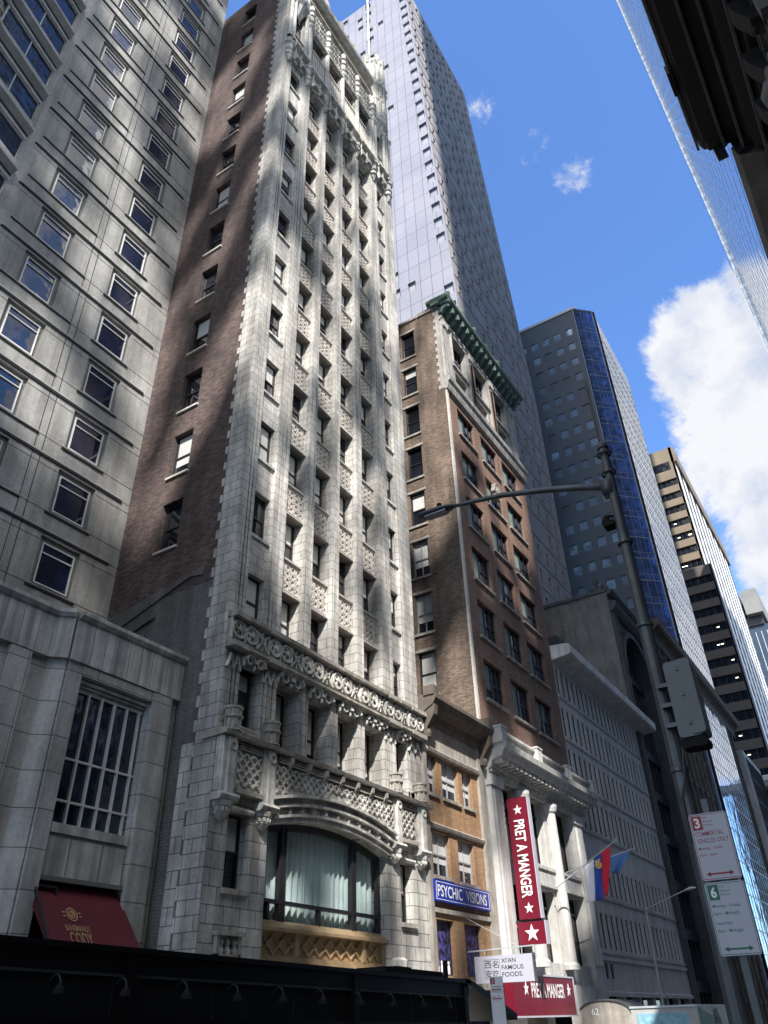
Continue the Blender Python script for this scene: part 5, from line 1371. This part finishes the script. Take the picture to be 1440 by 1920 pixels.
def sign_post():
    T=thing('sign_post','slim steel post carrying the two street parking signs','post',(-1.26,7.06,0))
    m=MB(); m.box(FY(7.06),-1.285,-1.235,-.02,.02,0,3.1); m.build('post','metal_grey',T)
    def base(T,z0,z1):
        m=MB(); a,b=-1.41,-1.11; r=.018; o=[]
        for cx,cz,a0 in ((b-r,z1-r,0),(a+r,z1-r,90),(a+r,z0+r,180),(b-r,z0+r,270)):
            for i in range(4): q=R_(a0+i*30); o.append((cx+r*math.cos(q),cz+r*math.sin(q)))
        m.ext(g,o,0,.004); m.build('plate','sign_grey',T)
        m=MB(); e=.008
        for q in ((a+e,b-e,z1-e-.004,z1-e),(a+e,b-e,z0+e,z0+e+.004),(a+e,a+e+.004,z0+e,z1-e),(b-e-.004,b-e,z0+e,z1-e)): m.box(g,q[0],q[1],.004,.0052,q[2],q[3])
        return m
    g=FY(7.02)
    for lab,z0,z1,num,colm,name in (('white sign with red 3 and COMMERCIAL VEHICLES ONLY, upper of two on the post',2.485,2.985,'3','sign_red','up'),
                                    ('white sign with green 6 and Monday to Saturday hours, lower of two on the post',1.965,2.47,'6','sign_green','low')):
        T=thing('parking_sign',lab,'street sign',(-1.26,7.02,z0))
        m=base(T,z0,z1); m.build('border',colm,T)
        m=MB(); m.box(g,-1.392,-1.312,.004,.0055,z1-.125,z1-.018); m.build('number_panel',colm,T)
        text_mesh(num,g,-1.352,z1-.071,.078,'sign_white','lettering',T,d=.0057,th=0,bold=.03,width=.043)
        for i,s in enumerate(('Hour','Metered','Parking')): text_mesh(s,g,-1.305,z1-.033-i*.030,.018,colm,'lettering',T,d=.0045,th=0,align='LEFT',width=(.04,.075,.07)[i])
        if num=='3':
            text_mesh('COMMERCIAL',g,-1.385,z1-.155,.036,colm,'lettering',T,d=.0045,th=0,align='LEFT',width=.225,bold=.004)
            text_mesh('VEHICLES ONLY',g,-1.385,z1-.208,.036,colm,'lettering',T,d=.0045,th=0,align='LEFT',width=.25,bold=.004)
            text_mesh('Monday - Friday',g,-1.385,z1-.268,.028,colm,'lettering',T,d=.0045,th=0,align='LEFT',width=.19,bold=.008)
            text_mesh('7am - 6pm',g,-1.385,z1-.315,.028,colm,'lettering',T,d=.0045,th=0,align='LEFT',width=.13,bold=.008)
        else:
            for i,(s,w) in enumerate((('Monday - Friday',.21),('6pm - Midnight',.19),('Saturday',.12),('8am - Midnight',.19))):
                text_mesh(s,g,-1.385,z1-.170-i*.052-(.014 if i>1 else 0),.029,'sign_green','lettering',T,d=.0045,th=0,align='LEFT',width=w,bold=.008)
        m=MB(); z=z0+.045; m.box(g,-1.345,-1.185,.004,.0055,z-.006,z+.006)
        m.ext(g,[(-1.372,z),(-1.338,z+.018),(-1.338,z-.018)],.004,.0055); m.ext(g,[(-1.158,z),(-1.192,z-.018),(-1.192,z+.018)],.004,.0055); m.build('arrow',colm,T)
sign_post()

def small_sign():
    T=thing('small_parking_sign','small white parking sign with a red 3 beside the hanging noodle sign','street sign',(-8.0,17,1.8))
    g=FY(17); m=MB(); m.box(g,-8.15,-7.85,0,.01,1.55,2.38); m.build('plate','sign_white',T)
    m=MB(); m.box(g,-8.13,-8.03,.01,.014,2.25,2.36)
    for z in (1.98,2.14): m.box(g,-8.12,-7.9,.01,.012,z,z+.02)
    m.build('number_panel','sign_red',T)
    text_mesh('3',g,-8.08,2.305,.08,'sign_white','lettering',T,d=.0145,th=0,bold=.02)
    for i,s in enumerate(('COMMERCIAL','VEHICLES ONLY','Mon - Fri','7am - 6pm')): text_mesh(s,g,-8.12,2.20-i*.085,.035,'sign_red','lettering',T,d=.0125,th=0,align='LEFT')
    m=MB(); m.box(g,-8.02,-7.98,-.05,-.005,0,2.3); m.build('post','metal_grey',T)
small_sign()

def banners():
    g=FY(33.4)
    T=thing('vertical_banner','tall dark red sign with white stars reading PRET A MANGER down its face','sign',(-13.9,33.4,5))
    x0,x1=-14.38,-13.40; z0,z1=5.1,9.95
    m=MB(); m.box(g,x0,x1-.02,-.28,.02,z0,z1); m.build('panel','red_sign',T)
    m=MB(); m.box(g,x1-.018,x1+.02,-.30,.03,z0,z1); m.build('edge_trim','sign_grey',T)
    cx=(x0+x1)/2
    text_mesh('PRET A MANGER',g,cx,7.42,.47,'sign_white','lettering',T,d=.022,th=.01,width=3.15,rot90=False) if False else None
    def rot(u,d,v): return g(u,d,v)
    vtext('PRET A MANGER',g,cx,7.45,.50,3.1,'sign_white',T,.03,bold=.02)
    m=MB(); star(m,g,cx,9.42,.22,.02,.035); star(m,g,cx,5.50,.22,.02,.035); m.build('star','sign_white',T)
    m=MB()
    for z in (9.8,9.0,5.05): m.bar(g(x0,-.12,z),g(-15.0,-.12,z),.05)
    m.bar(g(x0,-.12,9.8),g(-15.0,-.12,9.0),.03); m.bar(g(x0,-.12,9.0),g(-15.0,-.12,9.8),.03); m.bar(g(-15.3,-.12,5.03),g(x1+.1,-.12,5.06),.08); m.build('bracket','iron_dark',T)
    T=thing('star_sign','square dark red box sign with one white star below the tall banner','sign',(-13.9,33.4,4.2))
    m=MB(); m.box(g,-14.50,-13.30,-.28,.02,4.18,5.00); m.build('panel','red_sign',T)
    m=MB(); m.box(g,-13.30,-13.26,-.3,.03,4.16,5.02); m.build('edge_trim','sign_grey',T)
    m=MB(); star(m,g,-13.88,4.58,.33,.02,.04); m.build('star','sign_white',T)
    T=thing('shop_fascia','wide dark red fascia sign with white stars reading PRET A MANGER','sign',(-14.4,35.4,1.8))
    f=FX(-14.35); m=MB(); m.box(f,32.0,38.5,-.4,0,1.75,3.12); m.build('panel','red_sign',T)
    m=MB(); m.box(f,31.95,38.58,-.4,.03,3.12,3.18); m.box(f,38.5,38.58,-.4,.03,1.72,3.12); m.box(f,31.95,38.58,-.4,.03,1.69,1.75); m.build('edge_trim','sign_grey',T)
    text_mesh('PRET A MANGER',f,35.5,2.62,.52,'sign_white','lettering',T,d=.0,th=.01,width=3.6,bold=.02)
    m=MB(); star(m,f,33.2,2.66,.26,0,.012); star(m,f,37.85,2.66,.26,0,.012); m.build('star','sign_white',T)
    T=thing('noodle_shop_sign','white hanging sign with black letters reading XI\'AN FAMOUS FOODS','sign',(-13.6,29.6,2.75))
    g=FY(29.6); m=MB(); m.box(g,-14.75,-12.42,-.12,0,2.76,3.62); m.build('panel','sign_grey',T)
    m=MB(); m.box(g,-12.42,-12.36,-.14,.01,2.74,3.64); m.build('edge_trim','metal_grey',T)
    for i,s in enumerate(("XI'AN","FAMOUS","FOODS.")): text_mesh(s,g,-13.66,3.45-i*.22,.145,'letter_black','lettering',T,d=.002,th=.002,align='LEFT',width=(.58,.86,.82)[i],bold=.006)
    text_mesh('\u897f\u5b89',g,-14.02,3.20,.52,'letter_black','lettering',T,d=.002,th=.002,width=.01) if False else None
    for (s,u,v) in (('\u897f',-14.20,3.34),('\u5b89',-14.20,3.05),('\u540d',-13.90,3.34),('\u5403',-13.90,3.05)):
        text_mesh(s,g,u,v,.235,'letter_black','lettering',T,d=.002,th=.002,width=.25)
    m=MB()
    for a,b,c,d in ((-14.36,-13.73,3.49,3.50),(-14.36,-13.73,2.89,2.90),(-14.36,-14.35,2.9,3.49),(-13.74,-13.73,2.9,3.49)): m.box(g,a,b,.0,.004,c,d)
    m.build('border','letter_black',T)
    m=MB(); m.bar((-15.0,29.6,3.80),(-12.3,29.6,3.86),.045); 
    for x in (-14.3,-12.8): m.bar((x,29.6,3.82),(x,29.6,3.62),.03)
    m.bar((-14.9,29.6,4.9),(-12.9,29.6,3.86),.025); m.build('bracket','metal_light',T)
def vtext(s,fr,cu,cv,hgt,length,mat,parent,d,bold=0):
    """lettering turned a quarter so that it reads downwards"""
    q=lambda u,dd,v:fr(cu+v,dd,cv-u)
    return text_mesh(s,q,0,0,hgt,mat,'lettering',parent,d=d,th=.0,width=length,bold=bold)
banners()

def flags():
    def flag(T,pts_top,pts_bot,bands,mats,emb=None):
        """cloth hanging between the pole line and a lower hem; bands are fractions along the pole"""
        a,b=[Vector(p) for p in pts_top]; c,d=[Vector(p) for p in pts_bot]
        for k in range(len(bands)-1):
            m=MB(); N=6; K=10; n=len(m.v)
            for i in range(N+1):
                s=bands[k]+(bands[k+1]-bands[k])*i/N
                for j in range(K+1):
                    t=j/K; p=(a.lerp(b,s)).lerp(c.lerp(d,s),t); p.y+=math.sin(s*9+t*2.5)*.13*t; p.x+=math.sin(s*14+t*4)*.03*t; p.z-=.12*math.sin(s*math.pi)*t; m.v.append(tuple(p))
            for i in range(N):
                for j in range(K): q=n+i*(K+1)+j; m.f.append((q,q+1,q+K+2,q+K+1))
            o=m.build('cloth',mats[k],T,smooth=True); so_=o.modifiers.new('thickness','SOLIDIFY'); so_.thickness=.01
    T=thing('tricolour_flag','red, blue and white flag with a gold crest hanging from the upper slanted pole','flag',(-12.4,38.5,6.4))
    flag(T,[(-12.95,38.5,7.62),(-11.55,38.5,8.36)],[(-13.10,38.5,6.10),(-11.95,38.5,6.42)],[0,.36,.66,1],['flag_white','flag_blue','flag_red'])
    m=MB(); g=FY(38.36); m.ring(g,-12.22,7.58,.16,.07,0,.02,10); m.ring(g,-12.22,7.58,.06,.06,0,.03,8); m.seg(g,(-12.36,7.72),(-12.1,7.82),.06,0,.02); m.build('crest','flag_gold',T)
    m=MB(); m.tube([(-14.5,38.5,6.85),(-11.26,38.5,8.57)],[.03,.025],8); m.lathe((-11.24,38.5,8.55),[(0,0),(.06,.04),(.06,.08),(0,.12)],8); m.build('pole','metal_light',T)
    T=thing('pale_blue_flag','pale blue flag drooping from the second, flatter white pole','flag',(-11.7,40.5,7.4))
    flag(T,[(-12.3,40.5,8.16),(-11.15,40.5,8.42)],[(-12.4,40.5,7.55),(-11.75,40.5,7.62)],[0,1],['flag_pale_blue'])
    m=MB(); m.tube([(-14.6,40.5,7.75),(-10.98,40.5,8.46)],[.03,.025],8); m.lathe((-10.96,40.5,8.43),[(0,0),(.06,.04),(.06,.08),(0,.12)],8); m.build('pole','metal_light',T)
flags()

def far_lamp():
    T=thing('pale_street_lamp','slim pale street lamp in front of the grey office block','street lamp',(-14.2,52,0))
    m=MB(); m.tube([(-14.25,52,0),(-14.12,52,7.15)],[.11,.06],10); m.lathe((-14.12,52,7.15),[(.07,0),(.07,.08),(0,.14)],8); m.build('pole','metal_light',T)
    m=MB(); m.tube([(-14.12,52,7.0),(-13.2,52,7.3),(-12.2,52,7.62),(-11.55,52,7.80)],[.04,.035,.03,.03],8); m.build('arm','metal_light',T)
    m=MB(); m.tube([(-11.6,52,7.80),(-11.3,52,7.86),(-10.95,52,7.88)],[.05,.09,.04],8); m.build('lamp_head','metal_light',T)
far_lamp()

def dining_shed():
    T=thing('dining_shed','long black roadside dining shed with a row of small hooded lamps','shed',(-9,10,0))
    f=FX(-9); y0,y1=1.0,17.6
    z=lambda u:2.56-.016*(u-6)
    def strip(u0,u1,d0,d1,a,b,mb):        # slightly falling strip along the front
        mb.v+=[f(u,d,z(u)+v) for v in (a,b) for d in (d0,d1) for u in (u0,u1)]; n=len(mb.v)-8
        mb.f+=[tuple(n+i for i in q) for q in ((0,1,3,2),(4,6,7,5),(0,4,5,1),(2,3,7,6),(0,2,6,4),(1,5,7,3))]
    m=MB(); strip(y0,y1,-2.3,.10,-.07,.0,m); strip(y0,y1,-2.3,.04,-.30,-.07,m); m.build('roof','black_paint',T)
    m=MB(); strip(y0,y1,-.06,.0,-.78,-.30,m); m.build('fascia','black_matt',T)
    m=MB(); strip(y0,7.9,0,.035,-.33,-.30,m); strip(8.1,y1-.2,0,.035,-.33,-.30,m); m.build('trim','metal_grey',T)
    m=MB(); strip(y0,y1,-.0,.05,-.86,-.78,m)
    for u in (1.2,8.0,13.2,17.4): strip(u-.08,u+.08,-.08,.07,-2.5,-.07,m)
    m.build('post','black_paint',T)
    m=MB(); m.prism(lambda u,d,v:(-9+u,y1+d,v),[(-.2,2.4),(.1,2.36),(2.3,1.75),(2.3,1.62),(.1,2.24),(-.2,2.28)],-2.3,.1); m.build('end_canopy','black_paint',T)
    m=MB(); strip(14.6,16.9,-.9,-.2,.0,.13,m); strip(15.3,15.9,-.8,-.4,.13,.18,m); m.bar((-9.3,17.2,2.35),(-9.3,17.2,2.75),.08); m.build('roof_box','black_matt',T)
    m=MB(); strip(y0,y1,-2.3,-2.2,-2.5,-1.3,m); strip(y0,y1,-.1,0,-2.5,-1.35,m); m.build('side_panel','black_matt',T)
    L=MB()
    q=MB(); q.tube([f(y0+.5*i,.03,z(y0+.5*i)-.22-.03*math.sin(i*1.1)**2) for i in range(32)],.011,6); q.build('cable','iron_dark',T)
    q=MB()
    for i in range(9): q.mark(); strip(2.2+i*1.85,2.215+i*1.85,.0,.008,-.78,-.33,q)
    q.build('seam','iron_dark',T)
    base=None
    for i,u in enumerate([6.8,7.8,8.87,9.9,10.95,12.0,13.1,14.2,15.3,16.4]):
        if base is None:
            q=MB(); q.tube([(0,0,0),(.05,0,.05),(.12,0,.07),(.18,0,.04),(.20,0,-.02)],.013,7); a=q.mesh('lamp'); a.materials.append(M['iron_dark'])
            q=MB(); q.lathe((.20,0,-.13),[(.075,0),(.06,.05),(.03,.09),(.015,.11)],9); b=q.mesh('lamp_shade'); b.materials.append(M['black_matt']); base=(a,b)
        o=bpy.data.objects.new('lamp',base[0]); COL.objects.link(o); o.parent=T; o.location=Vector((-9,u,z(u)-.42))-WL[T.name]
        s=bpy.data.objects.new('lamp_shade',base[1]); COL.objects.link(s); s.parent=o
dining_shed()

def entrance_canopy():
    T=thing('entrance_canopy','grey rounded entrance canopy with the number 62 on its end','canopy',(-13.5,37.8,1.4))
    g=FY(39.6); o=[(-14.9,1.35)]; 
    for i in range(13): a=math.pi*(1-i/12); o.append((-13.45+.95*math.cos(a)*1.3,1.72+.52*math.sin(a)))
    o.append((-12.22,1.35)); m=MB(); m.ext(g,o,-2.5,0); m.build('canopy','shop_stone',T)
    m=MB(); q=[(u,v+.05) for u,v in o[1:-1]]
    for i in range(len(q)-1): m.seg(g,q[i],q[i+1],.07,-2.5,.05)
    m.build('rim','metal_grey',T)
    text_mesh('62',g,-13.9,1.85,.26,'sign_white','lettering',T,d=.0,th=.012,bold=.01)
    m=MB(); m.box(g,-15,-14.6,-2.5,.1,0,2.9); m.build('pier','white_stone',T)
entrance_canopy()

def van():
    T=thing('parked_van','white parked delivery van with green and blue graphics on its panels','van',(-8.2,32.4,0))
    x0,x1,y0,y1=-9.3,-7.15,30,35.2; g=FY(y0); f=FX(x1)
    m=MB(); m.box(f,y0,y1,-(x1-x0),0,.35,1.84); m.prism(FY(y1),[(0,.35),(-1.3,.35),(-1.4,.95),(-.6,1.1),(-.1,1.8),(0,1.8)],x0,x1); m.build('body','van_paint',T)
    m=MB(); m.box(f,y0-.03,y1,-(x1-x0)-.03,.03,1.84,1.90); m.build('roof_rim','metal_light',T)
    m=MB(); m.box(g,x0+.2,x1-.3,0,.02,.7,1.7); m.build('rear_poster','poster_blue',T)
    m=MB(); m.ext(f,[(y0+.3,1.82),(y0+2.6,1.5),(y0+1.2,1.2),(y0+.3,1.3)],0,.012); m.build('side_graphic','van_green',T)
    m=MB(); m.ext(f,[(y0+2.2,1.35),(y0+3.2,1.35),(y0+2.8,1.8),(y0+2.3,1.75)],0,.012); m.build('side_graphic','iron_dark',T)
    for yy in (31.1,35.3):
        for xx in (x0+.1,x1-.02):
            q=MB(); q.tube([(xx-.12,yy,.34),(xx+.12,yy,.34)],.34,18); w=q.build('wheel','black_matt',T)
            q=MB(); q.tube([(xx+.12,yy,.34),(xx+.135,yy,.34)],.19,14); q.build('rim','metal_light',w)
    for xx in (x0+.15,x1-.15): q=MB(); q.box(g,xx-.07,xx+.07,0,.03,.9,1.3); q.build('tail_light','red_sign',T)
van()

def street_tree():
    T=thing('street_tree','sparse small leaved tree at the far end of the dark pavement','tree',(-9.3,96,0))
    rnd=random.Random(4); bx,by=-9.3,96
    m=MB(); m.tube([(bx,by,0),(bx+.1,by,3),(bx,by,6),(bx+.3,by,9)],[.2,.16,.1,.04],8)
    tips=[]
    for i in range(16):
        z=3.4+i*.4; a=rnd.random()*6.28; l=1.4+rnd.random()*1.8; e=(bx+l*math.cos(a),by+l*math.sin(a),z+l*.8); m.tube([(bx,by,z),((bx+e[0])/2,(by+e[1])/2,z+l*.3),e],[.06,.035,.015],5); tips.append(e)
    m.build('trunk','bark',T)
    m=MB()
    for e in tips:
        for k in range(90):
            p=Vector(e)+Vector((rnd.gauss(0,.7),rnd.gauss(0,.7),rnd.gauss(0,.55))); s=.09+rnd.random()*.07
            u=Vector((rnd.gauss(0,1),rnd.gauss(0,1),rnd.gauss(0,1))).normalized(); v=u.orthogonal().normalized(); m.quad(tuple(p-u*s),tuple(p+v*s*.6),tuple(p+u*s),tuple(p-v*s*.6))
    m.build('crown','foliage',T)
street_tree()
